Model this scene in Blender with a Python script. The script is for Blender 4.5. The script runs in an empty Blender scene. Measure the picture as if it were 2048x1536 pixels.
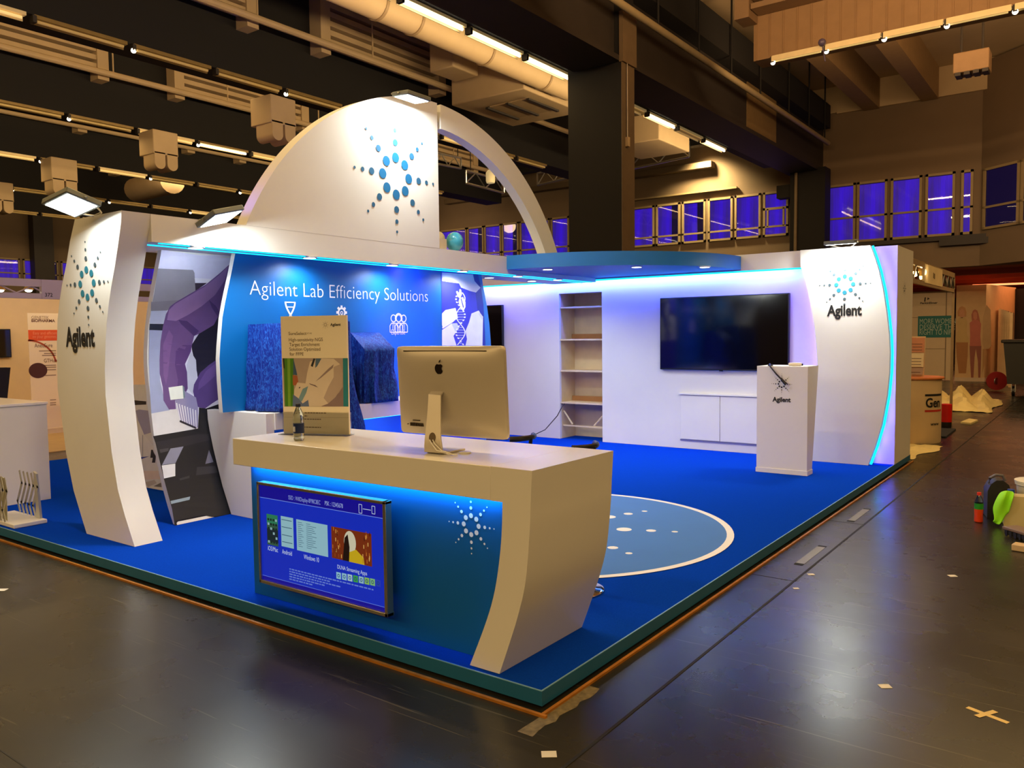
import bpy, bmesh, math, random
from mathutils import Vector, Matrix
random.seed(11)
SC = bpy.context.scene
COL = SC.collection
# ---------------------------------------------------------------- camera
FPX, YAW, PITCH, ROLL = 1615.2, .6341, -.0599, -.0121
HP = .0843                                   # top of the booth platform
CAM = Vector((1.9664, -2.8687, 1.6513))
FW = Vector((-math.sin(YAW)*math.cos(PITCH), math.cos(YAW)*math.cos(PITCH), math.sin(PITCH)))
_r = Vector((math.cos(YAW), math.sin(YAW), 0)); _u = _r.cross(FW)
RT = _r*math.cos(ROLL)+_u*math.sin(ROLL); UP = -_r*math.sin(ROLL)+_u*math.cos(ROLL)
cam = bpy.data.cameras.new('camera'); camo = bpy.data.objects.new('camera', cam); COL.objects.link(camo)
cam.sensor_width = 36; cam.lens = FPX/2048*36; cam.clip_end = 200; cam.clip_start = .05
mw = Matrix.Identity(4)
for i in range(3):
    mw[i][0], mw[i][1], mw[i][2], mw[i][3] = RT[i], UP[i], -FW[i], CAM[i]
camo.matrix_world = mw
SC.camera = camo
# ---------------------------------------------------------------- world, exposure
w = bpy.data.worlds.new('night'); SC.world = w; w.use_nodes = True
w.node_tree.nodes['Background'].inputs[0].default_value = (.02, .015, .01, 1)
w.node_tree.nodes['Background'].inputs[1].default_value = .3
SC.view_settings.view_transform = 'Standard'; SC.view_settings.look = 'None'
SC.view_settings.exposure = 0.0; SC.view_settings.gamma = 1
SC.view_settings.use_curve_mapping = False
try:
    SC.cycles.use_denoising = True; SC.cycles.max_bounces = 6; SC.cycles.sample_clamp_indirect = 4
    SC.cycles.transparent_max_bounces = 10; SC.cycles.caustics_reflective = False; SC.cycles.caustics_refractive = False
except Exception: pass
# ---------------------------------------------------------------- large hall lights (tube rows, some out of view, plus added fill lamps)
WARM = (1.0, .66, .27)
def area(name, loc, size, sy, power, col, d=(0, 0, -1), parent=None, spread=180, up=None):
    l = bpy.data.lights.new(name, 'AREA'); l.shape = 'RECTANGLE'; l.size = size; l.size_y = sy
    l.energy = power; l.color = col; l.spread = math.radians(spread)
    o = bpy.data.objects.new(name, l); COL.objects.link(o)
    q = Vector(d).to_track_quat('-Z', 'Y'); o.rotation_euler = q.to_euler(); o.location = loc
    if parent is not None:
        o.parent = parent; o.location = Vector(loc)-parent.location
    return o
def spot(name, loc, d, power, col, deg, blend=.5, r=.04, parent=None):
    l = bpy.data.lights.new(name, 'SPOT'); l.energy = power; l.color = col; l.spot_size = math.radians(deg)
    l.spot_blend = blend; l.shadow_soft_size = r
    o = bpy.data.objects.new(name, l); COL.objects.link(o)
    o.rotation_euler = Vector(d).to_track_quat('-Z', 'Y').to_euler(); o.location = loc
    if parent is not None:
        o.parent = parent; o.location = Vector(loc)-parent.location
    return o
def strip(name, loc, ax, ln, power, col, d):
    """a long thin lamp row; ax is its long direction"""
    o = area(name, loc, ln, .12, power, col)
    z = -Vector(d).normalized(); x = Vector(ax); x = (x-z*x.dot(z)).normalized(); y = z.cross(x)
    o.rotation_euler = Matrix((x, y, z)).transposed().to_euler(); return o
XA, YA, DN = (1, 0, 0), (0, 1, 0), (0, 0, -1)
ROWX = [-6.9, -12.1, -17.4, -22.5, -27.8, -33.0]
for x, p in zip(ROWX, (330, 300, 300, 280, 280, 260)):
    strip('hall_row_light', (x, 4, 6.55), YA, 36, p, WARM, DN)                      # tube rows shining down
for x, p in zip(ROWX, (560, 560, 480, 420, 380, 300)):
    strip('coffer_light', (x-(.6 if x < -8 else .05), 4.5, 6.9 if x < -8 else 6.6), YA, 34, p, (1, .70, .36), (-.75, 0, .6))  # and up into the ceiling bays
for x, y, ln, p in ((4.5, 12.6, 12, 330), (2.5, 2.0, 15, 450), (6.0, -5.5, 10, 330), (2.5, -12.0, 16, 1050), (-9, -9, 14, 420)):
    strip('hall_bay_light', (x, y, 6.6), XA, ln, p, WARM, DN)
strip('bay_fill_light', (3, 8.0, 6.9), XA, 14, 640, (1, .62, .30), (0, .7, .6))  # added fill strip for the face of the clad cross beam
strip('bay_fill_light', (3, 14.5, 6.9), XA, 14, 520, (1, .62, .30), (0, .5, .8))  # added fill strip for the ceiling and wall beyond that beam
spot('wall_wash', (-9.2, 23.15, 7.75), (0, .40, -1), 1500, (1, .74, .36), 125, 1, .15)
spot('wall_wash', (.8, 15, 5.5), (-.1, 1, -.30), 240, (1, .74, .42), 60, 1, .3)  # added fill spot, brightens the partition at the far right
spot('wall_wash', (-20, 21.0, 6.6), (0, 1, -.5), 120, (1, .66, .36), 150, 1, .3)  # added fill spot for the left part of the far wall
spot('wall_wash', (1.0, 20.0, 6.4), (0, 1, -.2), 60, (1, .62, .34), 160, 1, .3)  # added fill spot for the right part of the far wall
# ---------------------------------------------------------------- measuring: a photo pixel on a plane of the place
def ray(u, v): return FW+RT*((u-1024)/FPX)-UP*((v-768)/FPX)
def pl(u, v, ax, val):
    d = ray(u, v); return CAM+d*((val-CAM[ax])/d[ax])
def PX(u, v, x): return pl(u, v, 0, x)
def PY(u, v, y): return pl(u, v, 1, y)
def PZ(u, v, z): return pl(u, v, 2, z)
# ---------------------------------------------------------------- materials
def lin(c):
    c = c/255; return c/12.92 if c <= .04045 else ((c+.055)/1.055)**2.4
def L3(rgb): return tuple(lin(c) for c in rgb)
MATS = {}
def M(name, rgb=(200, 200, 200), rough=.5, metal=0, spec=.5, var=.06, scale=6, em=None, es=0, bump=0, bscale=40, sheen=0, trans=0, alpha=1, coat=0):
    if name in MATS: return MATS[name]
    m = bpy.data.materials.new(name); m.use_nodes = True; nt = m.node_tree; N = nt.nodes; b = N['Principled BSDF']
    c = L3(rgb)
    tc = N.new('ShaderNodeTexCoord')
    if var > 0:
        no = N.new('ShaderNodeTexNoise'); no.inputs['Scale'].default_value = scale; no.inputs['Detail'].default_value = 3
        nt.links.new(tc.outputs['Object'], no.inputs['Vector'])
        r = N.new('ShaderNodeValToRGB'); r.color_ramp.elements[0].position = .3; r.color_ramp.elements[1].position = .7
        r.color_ramp.elements[0].color = (*[max(0, x*(1-var)) for x in c], 1); r.color_ramp.elements[1].color = (*[min(1, x*(1+var)) for x in c], 1)
        nt.links.new(no.outputs['Fac'], r.inputs['Fac']); nt.links.new(r.outputs['Color'], b.inputs['Base Color'])
    else: b.inputs['Base Color'].default_value = (*c, 1)
    b.inputs['Roughness'].default_value = rough; b.inputs['Metallic'].default_value = metal
    b.inputs['Specular IOR Level'].default_value = spec
    if sheen: b.inputs['Sheen Weight'].default_value = sheen; b.inputs['Sheen Tint'].default_value = (*[min(1, x*1.5+.1) for x in c], 1)
    if trans: b.inputs['Transmission Weight'].default_value = trans
    if coat: b.inputs['Coat Weight'].default_value = coat; b.inputs['Coat Roughness'].default_value = .1
    if alpha < 1: b.inputs['Alpha'].default_value = alpha
    if em is not None:
        b.inputs['Emission Color'].default_value = (*L3(em), 1); b.inputs['Emission Strength'].default_value = es
    if bump:
        n2 = N.new('ShaderNodeTexNoise'); n2.inputs['Scale'].default_value = bscale; n2.inputs['Detail'].default_value = 4
        nt.links.new(tc.outputs['Object'], n2.inputs['Vector'])
        bp = N.new('ShaderNodeBump'); bp.inputs['Strength'].default_value = bump; bp.inputs['Distance'].default_value = .02
        nt.links.new(n2.outputs['Fac'], bp.inputs['Height']); nt.links.new(bp.outputs['Normal'], b.inputs['Normal'])
    MATS[name] = m
    return m
# ---------------------------------------------------------------- text shapes, made in one pass from the built-in font
TEXTS = {}
def pre_text(lst):
    obs = []
    for s, off in lst:
        cu = bpy.data.curves.new('t', 'FONT'); cu.body = s; cu.offset = off; cu.resolution_u = 4
        o = bpy.data.objects.new('t', cu); COL.objects.link(o); obs.append((s, off, o, cu))
    bpy.context.view_layer.update()
    dg = bpy.context.evaluated_depsgraph_get()
    for s, off, o, cu in obs:
        me = bpy.data.meshes.new_from_object(o.evaluated_get(dg))
        v = [(p.co.x, p.co.y) for p in me.vertices]; f = [tuple(q.vertices) for q in me.polygons]
        TEXTS[(s, off)] = (v, f)
        bpy.data.objects.remove(o); bpy.data.curves.remove(cu); bpy.data.meshes.remove(me)
# ---------------------------------------------------------------- mesh builder
class Fr:
    """a flat frame: origin, right, up"""
    def __init__(s, O, U, V):
        s.O = Vector(O); s.U = Vector(U).normalized(); s.V = Vector(V).normalized(); s.N = s.U.cross(s.V)
    def __call__(s, u, v, w=0): return s.O+s.U*u+s.V*v+s.N*w
class MB:
    def __init__(s): s.v = []; s.f = []; s.m = []
    def add(s, vs, fs, m=0):
        b = len(s.v); s.v += [Vector(p) for p in vs]
        for f in fs: s.f.append([b+i for i in f]); s.m.append(m)
        return s
    def box(s, x0, x1, y0, y1, z0, z1, m=0):
        x0, x1 = sorted((x0, x1)); y0, y1 = sorted((y0, y1)); z0, z1 = sorted((z0, z1))
        return s.add([(x0,y0,z0),(x1,y0,z0),(x1,y1,z0),(x0,y1,z0),(x0,y0,z1),(x1,y0,z1),(x1,y1,z1),(x0,y1,z1)],
              [(0,3,2,1),(4,5,6,7),(0,1,5,4),(1,2,6,5),(2,3,7,6),(3,0,4,7)], m)
    def fbox(s, F, u0, u1, v0, v1, w0, w1, m=0):
        return s.add([F(u0,v0,w0),F(u1,v0,w0),F(u1,v1,w0),F(u0,v1,w0),F(u0,v0,w1),F(u1,v0,w1),F(u1,v1,w1),F(u0,v1,w1)],
              [(0,3,2,1),(4,5,6,7),(0,1,5,4),(1,2,6,5),(2,3,7,6),(3,0,4,7)], m)
    def poly(s, pts, m=0): return s.add(pts, [tuple(range(len(pts)))], m)
    def fpoly(s, F, pts, w=.002, m=0): return s.poly([F(a, b, w) for a, b in pts], m)
    def prism(s, pts, off, m=0, m2=None):
        n = len(pts); off = Vector(off); a = [Vector(p) for p in pts]; b = [p+off for p in a]
        s.add(a+b, [tuple(reversed(range(n))), tuple(range(n, 2*n))], m)
        return s.add(a+b, [(i, (i+1) % n, n+(i+1) % n, n+i) for i in range(n)], m if m2 is None else m2)
    def cyl(s, a, b, r0, r1=None, n=12, m=0, caps=True):
        a = Vector(a); b = Vector(b); r1 = r0 if r1 is None else r1; d = (b-a).normalized()
        t = Vector((0,0,1)) if abs(d.z) < .9 else Vector((1,0,0)); U = d.cross(t).normalized(); V = d.cross(U)
        vs = []
        for c, r in ((a, r0), (b, r1)):
            for i in range(n):
                q = 2*math.pi*i/n; vs.append(c+U*(math.cos(q)*r)+V*(math.sin(q)*r))
        fs = [(i, n+i, n+(i+1) % n, (i+1) % n) for i in range(n)]
        if caps: fs += [tuple(range(n)), tuple(reversed(range(n, 2*n)))]
        return s.add(vs, fs, m)
    def tube(s, path, r, n=8, m=0):
        P = [Vector(p) for p in path]; rings = []; vs = []
        ref = Vector((.13, .07, 1)).normalized()
        for i, p in enumerate(P):
            d = (P[min(i+1, len(P)-1)]-P[max(i-1, 0)]).normalized()
            U = d.cross(ref); U = U.normalized() if U.length > .05 else d.cross(Vector((1, 0, 0))).normalized(); V = d.cross(U)
            for k in range(n):
                q = 2*math.pi*k/n; vs.append(p+U*(math.cos(q)*r)+V*(math.sin(q)*r))
        fs = []
        for i in range(len(P)-1):
            for k in range(n): fs.append((i*n+k, (i+1)*n+k, (i+1)*n+(k+1) % n, i*n+(k+1) % n))
        fs += [tuple(range(n)), tuple(reversed(range((len(P)-1)*n, len(P)*n)))]
        return s.add(vs, fs, m)
    def lathe(s, prof, c, n=24, m=0):
        c = Vector(c); vs = []; fs = []
        for r, z in prof:
            for k in range(n):
                q = 2*math.pi*k/n; vs.append(c+Vector((math.cos(q)*r, math.sin(q)*r, z)))
        for i in range(len(prof)-1):
            for k in range(n): fs.append((i*n+k, i*n+(k+1) % n, (i+1)*n+(k+1) % n, (i+1)*n+k))
        fs += [tuple(reversed(range(n))), tuple(range((len(prof)-1)*n, len(prof)*n))]
        return s.add(vs, fs, m)
    def ball(s, c, rx, ry, rz, nu=16, nv=10, m=0):
        c = Vector(c); vs = [c+Vector((0, 0, -rz))]; fs = []
        for j in range(1, nv):
            t = -math.pi/2+math.pi*j/nv
            for k in range(nu):
                q = 2*math.pi*k/nu; vs.append(c+Vector((math.cos(q)*math.cos(t)*rx, math.sin(q)*math.cos(t)*ry, math.sin(t)*rz)))
        vs.append(c+Vector((0, 0, rz))); T = len(vs)-1
        for k in range(nu): fs.append((0, 1+(k+1) % nu, 1+k))
        for j in range(nv-2):
            for k in range(nu):
                a = 1+j*nu; fs.append((a+k, a+(k+1) % nu, a+nu+(k+1) % nu, a+nu+k))
        a = 1+(nv-2)*nu
        for k in range(nu): fs.append((a+k, a+(k+1) % nu, T))
        return s.add(vs, fs, m)
    def disc(s, F, cu, cv, ru, rv=None, w=.002, n=20, m=0):
        rv = ru if rv is None else rv
        return s.fpoly(F, [(cu+ru*math.cos(2*math.pi*i/n), cv+rv*math.sin(2*math.pi*i/n)) for i in range(n)], w, m)
    def ringp(s, F, cu, cv, r0, r1, w=.002, n=64, m=0, a0=0, a1=2*math.pi):
        full = abs(a1-a0-2*math.pi) < 1e-6; k = n if full else n+1
        vs = []
        for i in range(k):
            q = a0+(a1-a0)*i/n; vs += [F(cu+r0*math.cos(q), cv+r0*math.sin(q), w), F(cu+r1*math.cos(q), cv+r1*math.sin(q), w)]
        fs = [(2*i, 2*i+1, (2*i+3) % (2*k), (2*i+2) % (2*k)) for i in range(n)]
        return s.add(vs, fs, m)
    def line(s, F, p, q, t, w=.002, m=0):
        a = Vector(p); b = Vector(q); d = (b-a).normalized(); e = Vector((-d.y, d.x))*t/2
        return s.fpoly(F, [a-e, b-e, b+e, a+e], w, m)
    def pline(s, F, pts, t, w=.002, m=0):
        for a, b in zip(pts, pts[1:]): s.line(F, a, b, t, w, m)
        return s
    def text(s, t, F, u, v, width, height, w=.003, m=0, bold=0.0, align='L'):
        vs, fs = TEXTS[(t, bold)]
        x0 = min(p[0] for p in vs); x1 = max(p[0] for p in vs)
        ref = TEXTS.get(('H', bold)); h = max(p[1] for p in ref[0]) if ref else .69
        sx = width/(x1-x0); sy = height/h
        if align == 'C': u -= width/2
        return s.add([F(u+(p[0]-x0)*sx, v+p[1]*sy, w) for p in vs], fs, m)
    def spark(s, F, cu, cv, R, w=.003, m=0, rot=0, m2=None, n=16):
        for a in range(8):
            q = math.pi/2+rot+a*math.pi/4
            for i, (d, r) in enumerate(((1, .27), (1.81, .185), (2.46, .125), (3.02, .08))):
                s.disc(F, cu+math.cos(q)*d*R, cv+math.sin(q)*d*R, r*R, None, w, n if i < 2 else 10, m if (m2 is None or i == 0) else m2)
        return s
    def bounds(s):
        return [min(p[i] for p in s.v) for i in range(3)], [max(p[i] for p in s.v) for i in range(3)]
    def build(s, name, mats, parent=None, bevel=0, smooth=True, kind=None, seg=2, ang=35):
        if not isinstance(mats, (list, tuple)): mats = [mats]
        if parent is None:
            lo, hi = s.bounds(); off = Vector(((lo[0]+hi[0])/2, (lo[1]+hi[1])/2, lo[2]))
        else:
            off = Vector((0, 0, 0)); p = parent
            while p is not None: off = off+p.location; p = p.parent
        me = bpy.data.meshes.new(name); me.from_pydata([p-off for p in s.v], [], s.f)
        for m in mats: me.materials.append(m)
        me.polygons.foreach_set('material_index', s.m)
        me.validate()
        if smooth:
            me.polygons.foreach_set('use_smooth', [True]*len(me.polygons))
            try: me.set_sharp_from_angle(angle=math.radians(ang))
            except Exception: pass
        me.update()
        o = bpy.data.objects.new(name, me); COL.objects.link(o)
        if parent is None: o.location = off
        else: o.parent = parent
        if bevel:
            b = o.modifiers.new('bevel', 'BEVEL'); b.width = bevel; b.segments = seg; b.limit_method = 'ANGLE'; b.angle_limit = math.radians(40)
        if kind: o['kind'] = kind
        return o
def tag(o, label, cat, group=None):
    o['label'] = label; o['category'] = cat
    if group: o['group'] = group
    return o
def thing(name, label, cat, loc, group=None):
    o = bpy.data.objects.new(name, None); COL.objects.link(o); o.location = Vector(loc); o.empty_display_size = .1
    return tag(o, label, cat, group)
def struct(o, label=None, cat=None):
    o['kind'] = 'structure'
    if label: o['label'] = label
    if cat: o['category'] = cat
    return o
def dup(root, loc, label=None, group=None):
    r = root.copy(); COL.objects.link(r); r.location = Vector(loc)
    if label: r['label'] = label
    if group: r['group'] = group
    for ch in list(root.children):
        c = ch.copy(); COL.objects.link(c); c.parent = r
        for g in list(ch.children):
            d = g.copy(); COL.objects.link(d); d.parent = c
    return r
ORD = ['first', 'second', 'third', 'fourth', 'fifth', 'sixth', 'seventh', 'eighth', 'ninth', 'tenth', 'eleventh', 'twelfth', 'thirteenth', 'fourteenth']
pre_text([(t, b) for b in (0.0, .012, .025, .035, -.014) for t in ('H',)] + [('Agilent', .035), ('Agilent', .025), ('Agilent', .012), ('Agilent Lab Efficiency Solutions', -.014), ('Expertise', 0.0),
  ('SureSelect', 0.0), ('XT HS', 0.0), ('High-sensitivity NGS', 0.0), ('Target Enrichment', 0.0), ('Solution Optimized', 0.0), ('for FFPE', 0.0),
  ('SSID : WifiDisplay-8F98C8EC', 0.0), ('PSK : 12345678', 0.0), ('iOS/Mac', 0.0), ('Android', 0.0), ('Windows 10', 0.0), ('DLNA Streaming Apps', 0.0),
  ('GENETEK', 0.0), ('BIOPHARMA', .025), ('Easy and efficient', 0.0), ('on your genomes', 0.0), ('AneuSure', 0.0), ('GTHub', 0.0), ('372', .012),
  ('PerkinElmer', .025), ('MORE WOMEN', 0.0), ('DESERVE THE', 0.0), ('RIGHT TO NIPT', 0.0), ('Gen', .025), ('www', .012), ('Reading Tissue', 0.0)])
# ================================================================ materials in use
white = M('white_paint', (232, 230, 226), .45, var=.015, scale=3)
white2 = M('white_laminate', (236, 233, 228), .28, var=.01, scale=3, coat=.3)
ink = M('black_ink', (18, 18, 20), .6, var=0)
sparkblue = M('spark_blue', (20, 110, 165), .5, var=.05)
sparkdk = M('spark_slate', (70, 88, 98), .5, var=.03)
printwhite = M('print_white', (240, 242, 245), .5, var=0)
cream = M('niche_warm_cream', (226, 205, 165), .6, var=.06)  # cream colour stands in for warm hall light inside the niche
bluepaint = M('blue_graphic', (0, 98, 172), .42, var=.03, scale=2)
bluelt = M('blue_fascia', (30, 118, 190), .45, var=.03)
carpetm = M('blue_carpet', (12, 62, 182), .95, spec=0, var=.10, scale=160, bump=.25, bscale=600)
teal = M('platform_edge', (26, 98, 140), .5, var=.05)
alu = M('rim_aluminium', (120, 175, 215), .4, metal=.2, var=.02)
steel = M('brushed_steel', (190, 190, 188), .3, metal=1, var=.05)
chrome = M('chrome', (220, 220, 222), .08, metal=1, var=0)
blackp = M('black_plastic', (14, 14, 16), .35, var=.05)
screenm = M('dark_screen', (3, 3, 6), .08, var=0, spec=.6)
led = M('cyan_strip', (40, 200, 255), .5, var=0, em=(0, 205, 255), es=2.6)
lampon = M('lamp_lit', (255, 255, 250), .5, var=0, em=(255, 255, 248), es=9)
floodon = M('flood_lit', (255, 255, 250), .5, var=0, em=(250, 255, 245), es=22)
VIO = (.10, .09, 1.0); COOL = (.86, .95, 1.0)
# ================================================================ platform
plat = thing('booth_platform', 'low stage of bright blue carpet with teal edge under the white exhibition stand', 'platform', (-4.6, 4.1, 0))
m = MB(); L = -9.2; D = 8.33
m.box(L, 0, 0, .022, .014, HP-.004); m.box(-.022, 0, .022, D, .014, HP-.004); m.box(L, 0, D-.022, D, .014, HP-.004); m.box(L, L+.022, .022, D-.022, .014, HP-.004)
m.build('edge_fascia', teal, plat)
m = MB(); m.box(L, 0, 0, .007, HP-.004, HP-.0006); m.box(-.007, 0, .007, D, HP-.004, HP-.0006); m.build('edge_rim', alu, plat)
m = MB(); m.box(L+.03, -.03, .03, D-.03, 0.0, .05); m.build('underframe', M('black_gap', (8, 8, 8), .8, var=0), plat)
m = MB(); m.box(L+.007, -.007, .007, D-.007, .052, HP-.001); m.build('carpet', carpetm, plat)
F = Fr((-1.665, 2.585, HP), (1, 0, 0), (0, 1, 0))
m = MB(); m.disc(F, 0, 0, 1.40, None, .002, 96); m.build('floor_disc', M('light_blue_vinyl', (52, 112, 190), .6, var=.03, scale=3), plat)
m = MB(); m.ringp(F, 0, 0, 1.395, 1.45, .003, 96); m.build('white_ring', M('white_vinyl', (235, 235, 235), .5, var=.02), plat)
m = MB(); m.spark(F, 0, 0, .33, .003, 0, rot=math.radians(22.5), n=24); m.build('floor_spark', MATS['white_vinyl'], plat)
# orange strip along the platform on the hall floor
m = MB(); m.box(-9.2, .062, -.066, -.05, 0, .012); tag(m.build('floor_batten', M('orange_batten', (165, 105, 30), .5, var=.2, scale=12)), 'thin orange strip on the floor along the front edge of the blue stage', 'strip')
m = MB(); m.box(.03, .046, -.048, 8.3, 0, .012); tag(m.build('floor_batten', MATS['orange_batten']), 'thin orange strip on the floor along the right edge of the blue stage', 'strip')
# ================================================================ portal: column + beam
ZT, ZS = 2.612, 2.40
portal = thing('portal_frame', 'white curved front column joined to the long overhead beam of the stand', 'booth frame', (-4.3, .4, HP))
colL = [(149.8, 442), (140, 482), (132, 532), (124, 570), (119.3, 601), (115, 640), (113.8, 684.7), (114.3, 740), (115.5, 780), (121.9, 823.8), (132, 905), (147.3, 981), (162.5, 1032), (173.4, 1067)]
colR = [(243, 424), (242, 445), (236, 490), (229.8, 532.3), (223, 570), (218.4, 601), (213.5, 645), (211.2, 684.7), (209.7, 740), (211, 790), (214.5, 823.8), (223.4, 905), (236, 981), (250, 1032), (269.5, 1093.7)]
a = [PY(u, v, .30) for u, v in colL]; b = [PY(u, v, .30) for u, v in colR]
a[0].z = b[0].z = ZT; a[-1].z = b[-1].z = HP
m = MB(); m.prism(b+list(reversed(a)), (0, .225, 0)); colo = m.build('column', white, portal, ang=25)
F = Fr((0, .30, 0), (1, 0, 0), (0, 0, 1))
c = PY(174.5, 567, .30)
m = MB(); m.spark(F, c.x, c.z, .107, .004, 0, m2=1); m.build('spark_logo', [M('spark_teal', (35, 125, 150), .5, var=.03), sparkdk], colo)
p0 = PY(133, 692, .30); p1 = PY(190.5, 692, .30)
m = MB(); m.text('Agilent', F, p0.x, p0.z, p1.x-p0.x, .155, .004, 0, .035); m.build('lettering', ink, colo)
m = MB(); m.box(-4.66, -3.931, .525, 7.2, ZS, ZT-.001); beamo = m.build('beam', white, portal)
m = MB(); m.box(-3.972, -3.964, .6, 7.15, ZS-.007, ZS-.001); m.box(-4.13, -4.122, .6, 7.15, ZS-.007, ZS-.001); m.build('light_strip', led, beamo)
m = MB()
DL = [(-3.985, y) for y in (.93, 2.09, 3.16, 4.29, 5.37, 6.28)]+[(-4.38, 5.30), (-4.36, 6.22)]
for x, y in DL:
    m = MB(); m.lathe([(.062, -.014), (.070, -.010), (.072, 0)], (x, y, ZS), 24); m.disc(Fr((x, y, ZS-.0145), (1, 0, 0), (0, -1, 0)), 0, 0, .056, None, 0, 20, 1)
    m.build('downlight', [white, lampon], beamo)
    spot('downlight_beam', (x, y, ZS-.03), ((-.6, .35, -1) if y < 1.5 else (-.10, 0, -1)), (14 if y < 1.5 and x > -4.2 else 30), COOL, 166, .7, .05, portal)
area('strip_glow', (-4.05, 3.6, ZS-.03), .05, 6.6, 70, VIO, (-.8, 0, -.35), portal); COL.objects[-1].rotation_euler = Vector((-1, 0, -.45)).to_track_quat('-Z', 'Y').to_euler()
# ================================================================ sail and arch (one great circle)
CY, CZ, R0, R1 = 3.82, 1.47, 2.70, 2.44
def arc(r, t0, t1, n): return [(CY+r*math.cos(t0+(t1-t0)*i/n), CZ+r*math.sin(t0+(t1-t0)*i/n)) for i in range(n+1)]
a0 = math.asin((ZT-CZ)/R0)
sail = thing('sail_wall', 'tall white quarter circle wall with blue dot emblem standing on the beam', 'booth wall', (-4.0, 2.7, ZT))
pts = [(3.843, ZT)]+[(y, z) for y, z in arc(R0, math.acos((3.843-CY)/R0), math.pi-a0, 40)]
m = MB(); m.prism([(-3.930, y, z) for y, z in pts], (-.145, 0, 0)); pano = m.build('panel', white, sail, ang=25)
F = Fr((-3.930, 0, 0), (0, 1, 0), (0, 0, 1))
m = MB(); m.spark(F, 3.186, 3.293, .187, .004, 0, m2=1, n=28); m.build('spark_logo', [sparkblue, M('spark_steel_blue', (40, 100, 140), .5, var=.03)], pano)
spot('edge_glow', (-4.0, 1.12, 2.66), (0, .5, 1), 10, VIO, 120, .8, .03, sail)
arch = thing('arch_rib', 'white curved rib descending from the sail wall to the far end of the beam', 'booth arch', (-4.0, 5.2, ZT))
b0 = math.asin((ZT-CZ)/R1)
o_ = arc(R0, a0, math.acos((3.90-CY)/R0), 36); i_ = arc(R1, math.acos((3.90-CY)/R1), b0, 36)
m = MB(); n = 36
vs = [(-3.931, y, z) for y, z in o_]+[(-3.931, y, z) for y, z in reversed(i_)]
vs += [(x-.13, y, z) for x, y, z in vs]
k = n+1; fs = []
for i in range(n):
    fs += [(i, i+1, k+i+1, k+i), (2*k+i, 3*k+i, 3*k+i+1, 2*k+i+1), (i, 2*k+i, 2*k+i+1, i+1), (k+i, k+i+1, 3*k+i+1, 3*k+i)]
fs += [(0, k, 3*k, 2*k), (n, 2*k+n, 3*k+n, k+n)]
m.add(vs, fs); m.build('rib', white, arch, ang=25)
m = MB(); m.cyl((-4.0, 3.84, 4.0), (-4.0, 3.91, 4.0), .02); m.cyl((-4.0, 3.84, 3.97), (-4.0, 3.905, 3.97), .035); m.build('connector', steel, arch)
# ================================================================ left wall: hand print panel
XH = -4.36
edge = [(323, 498), (314.5, 545), (304, 603), (297, 652), (294, 700), (294, 725), (296, 752), (299.5, 785), (308, 856), (323, 934), (332.5, 977), (343, 1015), (354.5, 1050.5)]
hand = thing('photo_wall_panel', 'narrow curved white wall panel printed with a purple gloved hand', 'wall panel', (XH, 1.3, HP))
YE = .885
e = [PY(u, v, YE) for u, v in edge]; e[0].z = ZS; e[-1].z = HP+.001
hprof = sorted([(p.z, p.x) for p in e])
def hx_(z):
    z = min(max(z, hprof[0][0]), hprof[-1][0])
    for (z0, x0), (z1, x1) in zip(hprof, hprof[1:]):
        if z <= z1: return x0+(x1-x0)*(z-z0)/(z1-z0)
    return hprof[-1][1]
# smooth curve through the measured edge, used for the face
cz_ = [HP+.001+(ZS-HP-.001)*i/36 for i in range(37)]
cx_s = [sum(hx_(z+d)*w_ for d, w_ in ((-.12, .2), (0, .6), (.12, .2))) if .2 < z < 2.28 else hx_(z) for z in cz_]
def hcurve(z):
    t = (min(max(z, cz_[0]), cz_[-1])-cz_[0])/(cz_[1]-cz_[0]); k = min(int(t), 35); return cx_s[k]+(cx_s[k+1]-cx_s[k])*(t-k)
m = MB(); m.prism([(x, YE, z) for x, z in zip(cx_s, cz_)]+[(x-.06, YE, z) for x, z in reversed(list(zip(cx_s, cz_)))], (0, .80, 0)); hando = m.build('panel', white, hand, ang=25)
def onh(u, v, w):
    x = -4.5
    for _ in range(12): x = hcurve(PX(u, v, x).z)+w
    return PX(u, v, x)
def clipv(pts, v0, keep_below):
    out = []
    for a, b in zip(pts, pts[1:]+pts[:1]):
        ia = (a[1] >= v0) if keep_below else (a[1] <= v0); ib = (b[1] >= v0) if keep_below else (b[1] <= v0)
        if ia: out.append(a)
        if ia != ib:
            t = (v0-a[1])/(b[1]-a[1]); out.append((a[0]+(b[0]-a[0])*t, v0))
    return out
def pmat(rgb, r=.5):
    k = 'print_%02x%02x%02x' % rgb
    return M(k, rgb, r, var=.04, scale=9)
m = MB(); mats = []
def P(rgb, pts, w=0.0):
    mt = pmat(rgb)
    if mt not in mats: mats.append(mt)
    from mathutils.geometry import tessellate_polygon
    for tri in tessellate_polygon([[Vector((a, b, 0)) for a, b in pts]]):
        tp = [tuple(pts[i]) for i in tri]
        lo = min(p[1] for p in tp); hi = max(p[1] for p in tp); n = max(1, int((hi-lo)/12))
        for k in range(n):
            q = clipv(clipv(list(tp), lo+(hi-lo)*k/n, True), lo+(hi-lo)*(k+1)/n, False)
            if len(q) > 2: m.poly([onh(u, v, .003+w*3) for u, v in q], mats.index(mt))
P((225, 222, 245), [(323, 498), (470, 509), (470, 830), (303, 830), (300.5, 795), (297.5, 725), (300, 685), (307.5, 603), (317, 540)])
P((152, 147, 156), [(316, 537), (386, 540), (389, 546), (391, 582), (372, 600), (334, 621), (302, 622), (308, 590)], .0004)
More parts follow.
